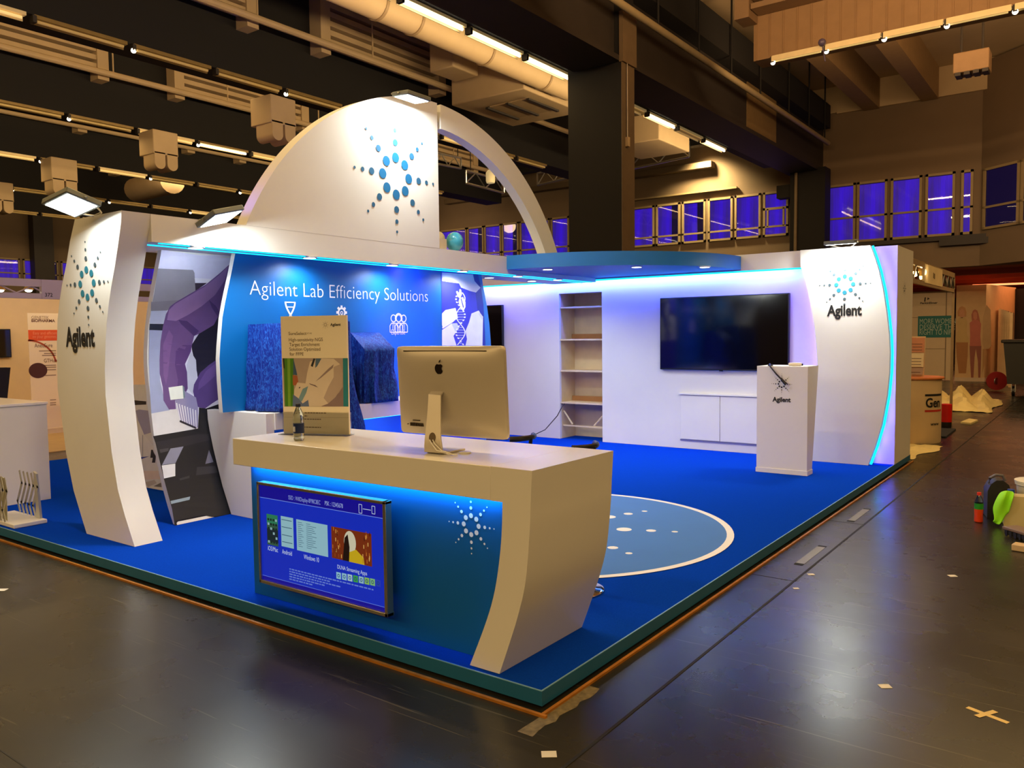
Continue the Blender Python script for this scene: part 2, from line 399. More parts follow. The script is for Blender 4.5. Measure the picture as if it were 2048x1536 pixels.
P((138, 133, 143), [(302, 604), (360, 600), (345, 615), (334, 621), (302, 622)], .0006)
P((188, 194, 220), [(302, 622), (334, 621), (328, 648), (299.5, 647)], .0004)
P((38, 42, 58), [(299.5, 647.5), (328, 648), (326, 661), (298.8, 660)], .0006)
P((165, 172, 208), [(298.8, 660), (326, 661), (320, 700), (320, 760), (330, 806), (340, 820), (303, 830), (300.5, 795), (297.5, 725)], .0004)
P((240, 238, 250), [(389, 556), (424, 558), (415, 566), (391, 566)], .0004)
P((62, 50, 66), [(390, 566), (414, 566), (391, 582)], .0005)
P((36, 32, 50), [(441, 613), (447, 640), (440, 700), (436, 722), (428, 770), (400, 790), (394, 745), (384, 700), (383, 690), (398, 667)], .0005)
P((200, 200, 222), [(382, 704), (392, 720), (394, 755), (388, 775), (386, 790), (376, 777), (373, 730)], .0007)
P((112, 82, 138), [(458.8, 529), (440, 546), (412, 569), (374, 591), (352, 604), (340, 613), (332, 628), (326, 652), (321, 683), (319, 720), (319.4, 747), (325.6, 775), (327, 801), (338, 819), (352, 818), (350, 800), (366, 797), (375.6, 777), (374, 744), (370, 728), (382, 703), (384, 690), (388.4, 672), (398, 667.5), (427.5, 650), (435, 636), (441.6, 613), (448, 582), (458.7, 545)], .0008)
P((150, 116, 168), [(456, 533), (436, 552), (408, 574), (374, 594), (350, 608), (338, 620), (334, 640), (352, 642), (376, 630), (404, 612), (430, 590), (450, 560)], .0010)
P((92, 62, 122), [(352, 700), (366, 690), (384, 690), (380, 704), (370, 728), (374, 744), (375.6, 777), (366, 797), (352, 800), (356, 760), (350, 730)], .0010)
P((128, 92, 150), [(326, 690), (338, 660), (346, 672), (340, 710), (336, 750), (332, 770), (327, 750)], .0010)
P((80, 56, 112), [(374, 642), (398, 662), (388, 672), (362, 648), (357, 640)], .0011)
P((80, 56, 112), [(418, 600), (432, 612), (441, 628), (436, 634), (424, 616)], .0011)
P((86, 62, 124), [(434, 719), (418, 730), (400.6, 745), (388, 769), (386, 783), (390, 800), (396, 814), (410, 817), (425.6, 806), (440, 797), (440, 719)], .0008)
P((104, 76, 142), [(432, 726), (412, 742), (398, 765), (396, 780), (410, 770), (430, 752)], .0010)
P((24, 22, 27), [(306, 872), (396, 857), (398, 815), (412, 817), (490, 790), (490, 1046), (352, 1066), (344, 1018), (327, 955), (311, 886)], .0005)
P((40, 36, 42), [(312, 884), (396, 868), (420, 868), (420, 880), (318, 905)], .0007)
P((226, 223, 226), [(302.5, 827), (352, 818), (396, 815), (396, 857), (350, 865), (308, 872)], .0008)
P((150, 142, 184), [(366, 780), (392, 795), (396, 815), (396, 855), (391, 856), (360, 842), (350, 800), (366, 797)], .0010)
for i in range(8): P((232, 228, 240), [(352+i*5.4, 806+i*2.0), (354.4+i*5.4, 806+i*2.0), (362+i*4.5, 842+i*1.8), (360+i*4.5, 842+i*1.8)], .0012)
P((40, 34, 48), [(360, 840), (392, 854), (392, 858), (359, 844)], .0013)
P((236, 240, 236), [(337, 775), (365, 771), (367, 797), (341, 800)], .0012)
P((120, 140, 150), [(365, 771), (368.5, 774), (370, 794), (367, 797)], .0012)
P((142, 142, 164), [(341, 897), (367, 893), (351, 926), (324, 930)], .0010)
P((232, 232, 236), [(323.5, 931), (350.6, 927), (350.6, 952), (328, 957)], .0010)
P((70, 66, 70), [(319, 899), (337, 896), (337, 902), (321, 906)], .0010)
P((150, 170, 185), [(341, 1002), (380.5, 993), (379, 999.5), (342.5, 1008)], .0010)
P((56, 54, 58), [(359, 957), (379, 951), (379, 956), (360, 961)], .0010)
P((110, 108, 128), [(418, 900), (427, 924), (410.5, 928)], .0010)
P((48, 46, 52), [(394, 934), (430, 932), (436, 945), (392, 951)], .0009)
m.build('printed_photo', mats, hando, smooth=False)
# ================================================================ left wall: blue wall with the headline
XB = -4.2
bw = thing('blue_wall', 'bright blue curved wall with white headline and three line icons', 'wall panel', (XB, 2.8, HP))
edge = [(470.5, 507), (463, 545), (456, 577), (450, 606), (444.7, 636), (440.5, 690), (439, 718), (441, 762), (445.5, 820)]
e = [PX(u, v, XB) for u, v in edge]; e[0].z = ZS; e[-1].z = 1.0135
outl = e+[Vector((XB, 4.163, 1.0135)), Vector((XB, 4.163, ZS))]
m = MB(); m.prism(outl, (-.055, 0, 0), 0, 1); bwo = m.build('panel', [bluepaint, white], bw, ang=25)
def bcurve(z): return XB
class Curv:
    N = Vector((1, 0, 0))
    def __call__(s, u, v, w=0): return Vector((bcurve(v)+w, u, v))
F = Curv()
def onb(u, v):
    x = -4.3
    for _ in range(12): x = bcurve(PX(u, v, x).z)
    return PX(u, v, x)
p0, p1 = onb(499, 589), onb(855.5, 604)
m = MB(); m.text('Agilent Lab Efficiency Solutions', F, p0.y, (p0.z+p1.z)/2, p1.y-p0.y, .128, .004, 0, -.014); m.build('lettering', printwhite, bwo)
m = MB()
c = onb(797, 651); cy, cz = c.y, c.z; s = .033
for dx, big in ((-1.75, 0), (1.75, 0), (0, 1)):
    yy = cy+dx*s*1.35; w0 = .004+(.001 if big else 0)
    m.ringp(F, yy, cz+2.3*s, s*.95, s*1.3, w0, 24)
    body = [(yy-1.7*s, cz-2.2*s), (yy-1.7*s, cz-.1*s), (yy-.9*s, cz+.75*s), (yy+.9*s, cz+.75*s), (yy+1.7*s, cz-.1*s), (yy+1.7*s, cz-2.2*s), (yy-1.7*s, cz-2.2*s)]
    m.pline(F, body, s*.32, w0)
    if big: m.line(F, (yy-.8*s, cz+.7*s), (yy, cz-.9*s), s*.28, w0); m.line(F, (yy+.8*s, cz+.7*s), (yy, cz-.9*s), s*.28, w0); m.line(F, (yy, cz-.9*s), (yy, cz-2.2*s), s*.28, w0); m.ringp(F, yy, cz+2.3*s, s*1.1, s*1.75, w0, 20, 0, -.6, math.pi+.6)
    else: m.pline(F, [(yy-.3*s, cz+.7*s), (yy-.4*s, cz-1.2*s), (yy, cz-1.8*s), (yy+.4*s, cz-1.2*s), (yy+.3*s, cz+.7*s)], s*.2, w0)
m.build('team_icon', printwhite, bwo)
p0, p1 = onb(782.5, 669), onb(810, 669.5)
m = MB(); m.text('Expertise', F, p0.y, p0.z, p1.y-p0.y, .052, .003); m.build('lettering', printwhite, bwo)
m = MB(); c = onb(683, 625); cy, cz = c.y, c.z
m.ringp(F, cy, cz, .032, .052, .003, 28); m.ringp(F, cy, cz-.004, .009, .019, .003, 16)
for k in range(8):
    q = k*math.pi/4; m.line(F, (cy+.048*math.cos(q), cz+.048*math.sin(q)), (cy+.07*math.cos(q), cz+.07*math.sin(q)), .026, .003)
m.line(F, (cy, cz-.02), (cy, cz-.17), .022, .003); m.build('gear_icon', printwhite, bwo)
m = MB(); c = onb(581, 640); cy, cz = c.y, c.z
for sgn in (1, -1):
    m.pline(F, [(cy+sgn*.055*math.cos(t*.28), cz+.17-t*.022) for t in range(19)], .017, .003)
for t in (0, 2, 8, 9, 10, 12, 18): m.line(F, (cy-.05*abs(math.cos(t*.28)), cz+.165-t*.022), (cy+.05*abs(math.cos(t*.28)), cz+.165-t*.022), .01, .003)
m.build('helix_icon', printwhite, bwo)
# ================================================================ helix print wall
dn = thing('helix_wall_panel', 'narrow wall panel printed with white torn paper and a white double helix on violet', 'wall panel', (XB, 4.4, HP))
fo = [PX(u, v, XB) for u, v in ((963, 553), (966.5, 573), (974, 613), (979, 650), (982, 691))]
yl_ = PX(883, 620, XB).y; fo[0].z = ZS
outl = [(XB, yl_, HP+.001)]+[(XB, fo[-1].y+d, z) for d, z in ((-.20, HP+.001), (-.10, .45), (-.02, .9), (.01, 1.25))]+[p for p in reversed(fo)]+[(XB, yl_, ZS)]
m = MB(); m.prism(outl, (-.06, 0, 0)); dno = m.build('panel', M('fin_blue', (44, 112, 196), .5, var=.03), dn, ang=25)
XD = XB+.003
mats = []; m = MB()
def P2(rgb, pts, w=0.0):
    mt = pmat(rgb)
    if mt not in mats: mats.append(mt)
    m.poly([PX(u, v, XD+w) for u, v in pts], mats.index(mt))
pe_ = [PX(u, v, XD) for u, v in ((947, 551), (958, 595), (966, 634), (965.5, 691))]; pe_[0].z = ZS-.002
m.poly([(XD, yl_+.004, HP+.01), (XD, pe_[-1].y-.10, HP+.01), (XD, pe_[-1].y-.04, .8)]+[p for p in reversed(pe_)]+[(XD, yl_+.004, ZS-.002)], 0); mats.append(pmat((56, 58, 205)))
P2((30, 40, 160), [(947, 549), (956, 549), (962, 575), (967, 610), (971, 691), (965, 691), (965, 640), (955, 620)], .0004)
P2((225, 222, 245), [(884, 545), (946, 549), (949, 562), (961, 575.5), (952, 585), (940, 582), (922, 575), (918, 567), (884, 562)], .0006)
P2((236, 234, 236), [(884, 627), (891, 620), (911, 616), (916, 635), (905, 645), (886, 657), (884, 650)], .0006)
P2((238, 236, 238), [(884, 660), (903, 647), (914, 646), (918, 655), (912, 664), (907, 672), (913, 691), (884, 691)], .0006)
P2((198, 206, 216), [(903, 647), (914, 646), (918, 657), (911, 664)], .0009)
P2((226, 226, 234), [(966, 635), (957.5, 621), (943, 627), (938, 645), (931, 662), (934, 678), (931, 691), (965, 691)], .0006)
P2((205, 205, 216), [(959, 624), (966.5, 634), (964, 640), (957, 628)], .0009)
P2((240, 240, 245), [(884, 655), (916, 634), (916, 636), (885, 657)], .001)
hx = lambda v, ph: 921+9*math.sin((v-585)/26.0*math.pi/1.3+ph)
wh = (246, 246, 250)
vv = [585+i*3 for i in range(36)]
for ph in (.4, .4+math.pi):
    for i, (v0, v1) in enumerate(zip(vv, vv[1:])):
        if ph > 1 and i % 2: continue
        wd = 1.0 if ph < 1 else 1.6
        P2(wh, [(hx(v0, ph)-wd, v0), (hx(v0, ph)+wd, v0), (hx(v1, ph)+wd, v1), (hx(v1, ph)-wd, v1)], .0012)
for i in range(14):
    v = 618+i*5.2; a_, b_ = hx(v, .4), hx(v, .4+math.pi)
    if abs(a_-b_) > 5: P2((190, 195, 245), [(min(a_, b_)+1, v), (max(a_, b_)-1, v), (max(a_, b_)-1, v+1.1), (min(a_, b_)+1, v+1.1)], .0011)
P2(wh, [(919, 596), (926, 594), (931, 604), (931, 614), (927, 622), (922, 618), (917, 604)], .0013)
P2(wh, [(912, 583), (915, 582), (921, 592), (921, 597), (916, 594)], .0013)
P2(wh, [(919, 578), (922, 579), (924, 588), (921, 595), (918, 590)], .0013)
P2((90, 90, 190), [(921, 597), (923, 597), (928, 614), (926, 616)], .0015)
m.build('printed_photo', mats, dno, smooth=False)
# ================================================================ display bench
bench = thing('display_bench', 'long white display bench with curved end panel along the blue wall', 'bench', (-3.95, 2.7, HP))
prof = [(-4.30, HP+.001), (-4.419, .33), (-4.49, .52), (-4.54, .66), (-4.59, .83), (-4.61, .92), (-4.615, 1.012), (-3.76, 1.012), (-3.76, .80), (-3.775, .60), (-3.80, .40), (-3.83, .2), (-3.85, HP+.001)]
m = MB(); m.prism([(x, 1.39, z) for x, z in prof], (0, .08, 0)); m.build('end_panel', white, bench, ang=25)
m = MB(); m.box(-4.335, -3.745, 1.472, 4.15, .868, 1.012); m.build('bench_top', white, bench)
m = MB(); m.box(-4.16, -4.08, 1.5, 4.15, HP+.001, .866); m.build('kick_panel', bluepaint, bench)
m = MB(); m.box(-3.80, -3.785, 1.6, 4.0, .859, .866); m.build('light_strip', led, bench)
area('strip_glow', (-3.80, 2.9, .85), .04, 2.4, 16, (.02, .45, 1), (-.6, 0, -1), bench)
# ================================================================ velvet covers
def velvet_mat():
    mt = M('crushed_velvet', (8, 52, 172), .6, var=0, sheen=.25, spec=.2)
    nt = mt.node_tree; N = nt.nodes; b = N['Principled BSDF']
    tc = N.new('ShaderNodeTexCoord'); mp = N.new('ShaderNodeMapping'); mp.inputs['Scale'].default_value = (1, 1, .45)
    n = N.new('ShaderNodeTexNoise'); n.inputs['Scale'].default_value = 62; n.inputs['Detail'].default_value = 7; n.inputs['Distortion'].default_value = 1.2
    r = N.new('ShaderNodeValToRGB'); r.color_ramp.elements[0].position = .46; r.color_ramp.elements[1].position = .80
    r.color_ramp.elements[0].color = (*L3((5, 30, 120)), 1); r.color_ramp.elements[1].color = (*L3((44, 112, 205)), 1)
    nt.links.new(tc.outputs['Object'], mp.inputs['Vector']); nt.links.new(mp.outputs['Vector'], n.inputs['Vector'])
    nt.links.new(n.outputs['Fac'], r.inputs['Fac']); nt.links.new(r.outputs['Color'], b.inputs['Base Color'])
    return mt
velv = velvet_mat()
def cloth(name, label, top, base, zbot, folds, flare, seed):
    """top: list of (x,y,z) round the top edge; base offsets outward"""
    rnd = random.Random(seed)
    c = sum((Vector(p) for p in top), Vector())/len(top)
    # resample the rim
    rim = []
    n = len(top)
    for i in range(n):
        a, b = Vector(top[i]), Vector(top[(i+1) % n]); k = max(4, int((b-a).length/.02))
        for j in range(k): rim.append((a.lerp(b, j/k), i))
    NR = len(rim); LV = 18; vs = []; fs = []
    ph = [rnd.uniform(0, 6.28) for _ in range(4)]
    for l in range(LV+1):
        t = l/LV
        for k, (p, side) in enumerate(rim):
            s = k/NR*2*math.pi
            zb = zbot(p) if callable(zbot) else zbot
            d = Vector((p.x-c.x, p.y-c.y, 0)); d = d.normalized()
            wv = (math.sin(folds*s+ph[0])+.6*math.sin(folds*1.7*s+ph[1]+t*1.5)+.4*math.sin(folds*3.1*s+ph[2]))
            amp = .026*t**.8
            off = (flare if d.y > -.3 else flare*.35)*t*t+amp*wv+(.012*math.sin(9*t+3*s+ph[3])*t)
            q = p+d*off; q.z = p.z+(zb-p.z)*t
            if p.x > base: pass
            q.x = max(q.x, bcurve(q.z)+.012)
            vs.append(q)
    for l in range(LV):
        for k in range(NR): fs.append((l*NR+k, (l+1)*NR+k, (l+1)*NR+(k+1) % NR, l*NR+(k+1) % NR))
    b = len(vs); cc = sum((p for p, _ in rim), Vector())/NR
    vs.append(cc+Vector((0, 0, .004)))
    for k in range(NR): fs.append((b, k, (k+1) % NR))
    m = MB(); m.add(vs, fs)
    o = m.build(name, velv, None, ang=80)
    md = o.modifiers.new('thick', 'SOLIDIFY'); md.thickness = .004; md.offset = 1
    return tag(o, label, 'cloth cover', 'velvet covers on the display bench')
def zb1(p): return .76 if (p.x > -3.80 and p.y > 1.62) else 1.02
cloth('velvet_cover', 'tall blue velvet cover hanging over the bench front, left behind the printed poster', [(-4.17, 1.54, 1.775), (-3.76, 1.55, 1.78), (-3.70, 1.58, 1.775), (-3.70, 2.30, 1.80), (-3.74, 2.34, 1.80), (-4.17, 2.34, 1.80)], 0, zb1, 11, .12, 3)
cloth('velvet_cover', 'lower blue velvet cover with sloping top, right of the tall one', [(-4.17, 2.56, 1.70), (-3.97, 2.56, 1.695), (-3.76, 2.54, 1.535), (-3.76, 2.94, 1.535), (-3.97, 2.94, 1.695), (-4.17, 2.94, 1.70)], 0, 1.018, 9, .05, 8)
# ================================================================ corner canopy and back wall
can = thing('corner_canopy', 'blue quarter round canopy with three downlights in the far corner of the stand', 'canopy', (-3.2, 6.2, 2.45))
q = [(-3.93, 7.2)]+[(-3.93+2.13*math.sin(t*math.pi/2/28), 7.2-2.13*math.cos(t*math.pi/2/28)) for t in range(29)]
m = MB(); m.prism([(x, y, 2.455) for x, y in q], (0, 0, .165)); m.build('canopy_body', bluelt, can, ang=25)
for x, y in ((-3.50, 5.32), (-2.55, 5.80), (-1.95, 6.40)):
    m = MB(); m.lathe([(.062, -.014), (.070, -.010), (.072, 0)], (x, y, 2.455), 24); m.disc(Fr((x, y, 2.4405), (1, 0, 0), (0, -1, 0)), 0, 0, .056, None, 0, 20, 1)
    m.build('downlight', [white, lampon], can)
    spot('downlight_beam', (x, y, 2.42), (0, 0, -1), 40, COOL, 160, .9, .05, can)
YW = 7.36
bk = thing('back_wall_unit', 'long white back wall of the stand with header, shelf niche and violet edge lighting', 'booth wall', (-3.0, 7.6, HP))
m = MB()
m.box(-7.6, -4.662, YW, YW+.05, HP, 2.43); m.box(-3.925, -.3, YW, YW+.05, HP, 2.43); m.box(-4.662, -3.925, YW, YW+.05, 2.268, 2.43)
m.build('wall_face', white, bk)
m = MB(); m.box(-7.6, -.90, 7.2, 7.36, 2.437, 2.64); m.build('header', white, bk)
m = MB(); m.box(-7.6, -1.02, 7.225, 7.245, 2.424, 2.4365); m.build('light_strip', led, bk)
area('strip_glow', (-3.6, 7.25, 2.42), 4.9, .03, 52, VIO, (0, .75, -1), bk)
area('strip_glow', (-3.6, 7.335, 2.425), 5.1, .02, 9, (0, .75, 1), (0, .35, -1), bk)
area('strip_glow', (-6.2, 7.25, 2.42), 2.2, .03, 18, VIO, (0, .75, -1), bk)
m = MB(); m.box(-4.70, -4.664, YW+.05, 7.80, HP, 2.30); m.box(-3.923, -3.89, YW+.05, 7.80, HP, 2.30); m.box(-4.70, -3.89, 7.80, 7.83, HP, 2.30)
m.box(-4.664, -3.923, YW+.05, 7.80, 2.268, 2.30); nico = m.build('niche_carcass', cream, bk)
for z in (2.068, 1.588, 1.12, .64):
    m = MB(); m.box(-4.660, -3.927, YW+.02, 7.795, z-.022, z); m.build('shelf', cream, nico, bevel=.002)
for z in (1.588, .64):
    m = MB(); m.box(-4.655, -3.932, 7.70, 7.73, z, z+.075); m.build('rear_rail', M('brown_board', (160, 110, 62), .6, var=.1), nico)
m = MB(); m.tube([(-4.655, 7.46, .50), (-4.50, 7.46, .30)], .014, 6); m.tube([(-3.93, 7.46, .50), (-4.12, 7.46, .30)], .014, 6); m.box(-4.66, -3.927, 7.44, 7.47, .27, .29); m.build('lower_brace', cream, nico)
# emblem panel at the right end
lft = [(1603, 537), (1609, 556), (1615, 580), (1622, 615), (1628, 650), (1632, 690), (1634, 725), (1633.5, 760), (1631, 790)]
rgt = [(1740, 491), (1749, 515), (1757, 540), (1766, 580), (1773, 625), (1778, 670), (1779.5, 705), (1778.5, 745), (1774, 790), (1763, 850), (1750, 893), (1736, 926)]
YP = 7.15
a = [PY(u, v, YP) for u, v in lft]; b = [PY(u, v, YP) for u, v in rgt]
b[0].z = 2.64; b[-1].z = HP
a = [Vector((-1.045, YP, 2.64)), Vector((-1.04, YP, 2.45))]+a[1:]+[Vector((-.88, YP, .70)), Vector((-.93, YP, .45)), Vector((-1.0, YP, .25)), Vector((-1.07, YP, HP))]
m = MB(); m.prism(list(reversed(b))+list(reversed(a))[::-1], (0, .10, 0)); epo = m.build('emblem_panel', white, bk, ang=25)
F = Fr((0, YP, 0), (1, 0, 0), (0, 0, 1))
c = PY(1689.5, 569, YP)
m = MB(); m.spark(F, c.x, c.z, .094, .003, 0, m2=1); m.build('spark_logo', [M('spark_teal', (35, 125, 150)), sparkdk], epo)
p0, p1 = PY(1654, 632.5, YP), PY(1723.5, 629, YP)
m = MB(); m.text('Agilent', F, p0.x, (p0.z+p1.z)/2, p1.x-p0.x, .125, .003, 0, .035); m.build('lettering', ink, epo)
# led line following the right edge, behind the panel
m = MB(); m.tube([(p.x+.006, YP+.10, p.z) for p in b], .017, 6); m.build('light_strip', led, bk)
for i in range(0, len(b)-1):
    p, q_ = b[i], b[i+1]; mid = (p+q_)/2; ln = (q_-p).length
    o = area('edge_glow', (mid.x+.012, YP+.14, mid.z), ln, .02, 4.5*ln, (.07, .03, 1), (.55, .8, 0), bk)
    # align the long side with the edge
    zax = -Vector((1, .45, 0)).normalized(); xax = (q_-p).normalized(); xax = (xax-zax*xax.dot(zax)).normalized(); yax = zax.cross(xax)
    o.rotation_euler = Matrix((xax, yax, zax)).transposed().to_euler()
for i in range(1, len(a)-4):
    p, q_ = a[i], a[i+1]; mid = (p+q_)/2; ln = (q_-p).length
    o = area('edge_glow', (mid.x-.012, YP+.14, mid.z), ln, .02, 6*ln, (.07, .04, 1), (-.6, .8, 0), bk)
    zax = -Vector((-1, .5, 0)).normalized(); xax = (q_-p).normalized(); xax = (xax-zax*xax.dot(zax)).normalized(); yax = zax.cross(xax)
    o.rotation_euler = Matrix((xax, yax, zax)).transposed().to_euler()
m = MB(); m.box(-.30, 0, YW, 8.30, HP, 2.64); ero = m.build('end_return', white, bk)
m = MB(); Fx = Fr((0, 0, 0), (0, 1, 0), (0, 0, 1)); Fx.N = Vector((1, 0, 0)); m.spark(Fx, 7.78, 2.16, .035, .003, 0, n=8); m.build('spark_logo', sparkdk, ero)
# ---- wall screens, cabinet
tv = thing('wall_screen', 'large black flat screen on the white back wall above the cabinet doors', 'television', (-2.1, YW, 1.16))
m = MB(); m.box(-2.98, -1.222, YW-.055, YW-.002, 1.162, 2.14); m.build('bezel', blackp, tv, bevel=.006)
m = MB(); m.box(-2.965, -1.237, YW-.058, YW-.055, 1.18, 2.125); m.build('screen', screenm, tv)
m = MB(); m.box(-2.13, -2.09, YW-.05, YW-.02, 1.148, 1.162); m.build('sensor', blackp, tv)
tv = thing('wall_screen', 'black flat screen on the back wall half hidden by the helix panel', 'television', (-6.55, YW, 1.1))
m = MB(); m.box(-7.45, -5.695, YW-.055, YW-.002, 1.16, 2.137); m.build('bezel', blackp, tv, bevel=.006)
m = MB(); m.box(-7.435, -5.71, YW-.058, YW-.055, 1.178, 2.12); m.build('screen', screenm, tv)
cab = thing('wall_cabinet', 'white low two door cabinet built into the back wall below the large screen', 'cabinet', (-2.1, YW, .2))
for x0, x1 in ((-2.69, -2.134), (-2.126, -1.57)):
    m = MB(); m.box(x0, x1, YW-.02, YW-.002, .215, .815); m.build('door', white, cab, bevel=.002)
m = MB(); m.box(-2.71, -1.55, YW-.035, YW-.002, .822, .845); m.build('ledge', white2, cab, bevel=.002)
m = MB(); m.box(-2.70, -1.56, YW-.015, YW-.002, .196, .211); m.build('shade_line', M('shadow_grey', (120, 118, 150), .6), cab)  # grey strip painted in for the shade line below the doors
# ---- lectern
lec = thing('lectern', 'white lectern box with dot emblem standing on the blue carpet before the back wall', 'lectern', (-.9, 6.2, HP))
m = MB(); m.prism([(-.625, 6.06, HP), (-.625, 6.24, HP), (-.625, 6.46, 1.277), (-.625, 6.06, 1.277)], (-.558, 0, 0)); leco = m.build('body', white, lec, bevel=.004)
m = MB(); m.box(-1.19, -.618, 6.052, 6.25, HP, HP+.05); m.build('plinth', white, lec)
F = Fr((0, 6.06, 0), (1, 0, 0), (0, 0, 1))
c = PY(1563.5, 768, 6.06)
m = MB(); m.spark(F, c.x, c.z, .036, .003, 0, n=12); m.build('spark_logo', ink, leco)
p0, p1 = PY(1545, 803, 6.06), PY(1581.5, 804, 6.06)
m = MB(); m.text('Agilent', F, p0.x, (p0.z+p1.z)/2, p1.x-p0.x, .052, .003, 0, .035); m.build('lettering', ink, leco)
mic = thing('gooseneck_microphone', 'black gooseneck microphone drooping over the front of the lectern', 'microphone', (-1.05, 6.12, 1.277))
m = MB(); m.cyl((-1.06, 6.14, 1.277), (-1.06, 6.14, 1.293), .028); m.build('base', blackp, mic)
m = MB(); m.tube([(-1.06, 6.14, 1.29), (-1.05, 6.09, 1.30), (-1.03, 6.04, 1.28), (-.95, 6.02, 1.19), (-.89, 6.02, 1.13)], .009, 8); m.build('neck', blackp, mic)
m = MB(); m.cyl((-.895, 6.02, 1.135), (-.845, 6.02, 1.08), .014, .018); m.build('capsule', blackp, mic)
rem = thing('presenter_remote', 'small white handset lying on top of the lectern', 'handset', (-.80, 6.25, 1.277))
m = MB(); m.fbox(Fr((-.80, 6.22, 1.278), (1, .3, 0), (-.3, 1, 0)), -.08, .06, -.035, .035, 0, .035); m.build('body', white2, rem, bevel=.01)
m = MB(); m.fbox(Fr((-.80, 6.22, 1.278), (1, .3, 0), (-.3, 1, 0)), .01, .075, -.028, .028, .004, .026); m.build('lens', blackp, rem, bevel=.006)
# ---- cable from the niche
m = MB(); m.tube([(-4.60, 7.40, .62), (-4.60, 7.33, .58), (-4.64, 7.25, .44), (-4.76, 7.1, .24), (-4.95, 6.95, .13), (-5.2, 6.8, .097), (-5.6, 6.6, .092), (-6.0, 6.55, .092)], .007, 6)
tag(m.build('power_cable', blackp), 'black power cable trailing from the shelf niche to the carpet', 'cable')
# ================================================================ reception counter
HC = 1.0523
ctr = thing('reception_counter', 'white reception counter with curved right leg and glowing blue front panel', 'counter', (-1.2, .4, HP))
m = MB(); m.box(-2.272, -.30, .037, .77, .893, HC); m.build('top_slab', white2, ctr, bevel=.003)
legR = [(-.066, HC), (-.0765, .893), (-.083, .772), (-.109, .543), (-.154, .378), (-.21, .223), (-.263, HP)]
legL = [(-.295, HC), (-.295, .893), (-.252+.012, .70), (-.254, .639), (-.284, .473), (-.337, .317), (-.440, HP)]
legL = [(-.299, HC), (-.233, .893), (-.238, .77), (-.252, .639), (-.284, .473), (-.337, .317), (-.440, HP)]
def smooth(p, k=4):
    out = []
    for i in range(len(p)-1):
        p0 = p[max(i-1, 0)]; p1 = p[i]; p2 = p[i+1]; p3 = p[min(i+2, len(p)-1)]
        for j in range(k):
            t = j/k
            out.append(tuple(.5*((2*p1[a])+(-p0[a]+p2[a])*t+(2*p0[a]-5*p1[a]+4*p2[a]-p3[a])*t*t+(-p0[a]+3*p1[a]-3*p2[a]+p3[a])*t**3) for a in range(2)))
    return out+[p[-1]]
pr_ = smooth(legR)+list(reversed(smooth(legL[1:])))+[(-.299, .893), (-.299, HC)]
m = MB(); m.prism([(x, .037, z) for x, z in pr_], (0, .733, 0)); m.build('curved_leg', white2, ctr, ang=25)
blu = M('counter_front_blue', (0, 96, 165), .45, var=.03, scale=2)
m = MB(); fr = [(-2.235, HP), (-2.235, .892), (-.24, .892)]+[p for p in smooth(legL[1:])[1:]]
m.prism([(x+.004 if x > -1 else x, .135, z) for x, z in fr], (0, .03, 0)); fpo = m.build('front_panel', blu, ctr, ang=25)
m = MB(); m.box(-2.235, -2.205, .165, .765, HP, .892); m.build('side_panel', white, ctr)
F = Fr((0, .135, 0), (1, 0, 0), (0, 0, 1))
c = PY(943, 1050, .135)
m = MB(); m.spark(F, c.x, c.z, .0465, .003, 0, n=14); m.build('spark_logo', printwhite, fpo)
m = MB(); m.box(-2.22, -.26, .118, .128, .884, .892); m.build('light_strip', led, ctr)
area('strip_glow', (-1.25, .105, .884), 1.9, .03, 5.5, (.05, .50, 1), (0, .35, -1), ctr)
# ---- counter screen
scr = thing('counter_screen', 'flat screen with silver frame showing a blue page, hung on the counter front', 'television', (-1.46, .05, .22))
tl, tr_, br, bl = PY(514, 964, 0), PY(772.5, 1003, 0), PY(773, 1237, 0), PY(517, 1163, 0)
x0, x1 = (tl.x+bl.x)/2, (tr_.x+br.x)/2; z1, z0 = (tl.z+tr_.z)/2, (br.z+bl.z)/2
silver = M('champagne_metal', (178, 172, 160), .28, metal=.9, var=.03)
m = MB(); t = .017
m.box(x0, x1, 0, .05, z1-t, z1); m.box(x0, x1, 0, .05, z0, z0+t*1.2); m.box(x0, x0+t*.9, 0, .045, z0, z1); m.box(x1-t*1.3, x1, 0, .045, z0, z1)
m.build('frame', silver, scr, bevel=.003)
m = MB(); m.box(x0+.05, x1-.05, .05, .085, z0+.06, z1-.06); m.build('back_case', blackp, scr)
m = MB(); m.box(-1.62, -1.28, .085, .134, .38, .66); m.build('wall_bracket', blackp, scr)
def emat(rgb, s=.75): return M('screen_%02x%02x%02x' % rgb, (8, 8, 10), .25, var=0, em=rgb, es=s, spec=.4)
F = Fr((x0, .012, z0), (1, 0, 0), (0, 0, 1)); W = x1-x0; H = z1-z0
ui = MB(); um = []
def E_(rgb, s=.75):
    mt = emat(rgb, s)
    if mt not in um: um.append(mt)
    return um.index(mt)
def uv(u, v):     # a pixel of the photographed page on the screen plane
    p = PY(u, v, .012); return (p.x-x0, p.z-z0)
def U(pts, rgb, w): ui.fpoly(F, [uv(*p) for p in pts], w, E_(rgb))
ui.fbox(F, t*.8, W-t, t*1.2, H-t, -.004, 0, E_((16, 46, 196)))
A = uv(518, 1008)[1]; 
def ctrz(u, v): return uv(u, v)[1]
zb_t = (ctrz(519, 993.5)+ctrz(762, 1036.5))/2; zb_b = (ctrz(520, 1148)+ctrz(766, 1214))/2
ui.fpoly(F, [(t, zb_t), (W-t, zb_t), (W-t, H-t), (t, H-t)], .0005, E_((18, 12, 150)))
ui.fpoly(F, [(t, t*1.2), (W-t, t*1.2), (W-t, zb_b), (t, zb_b)], .0005, E_((16, 12, 156)))
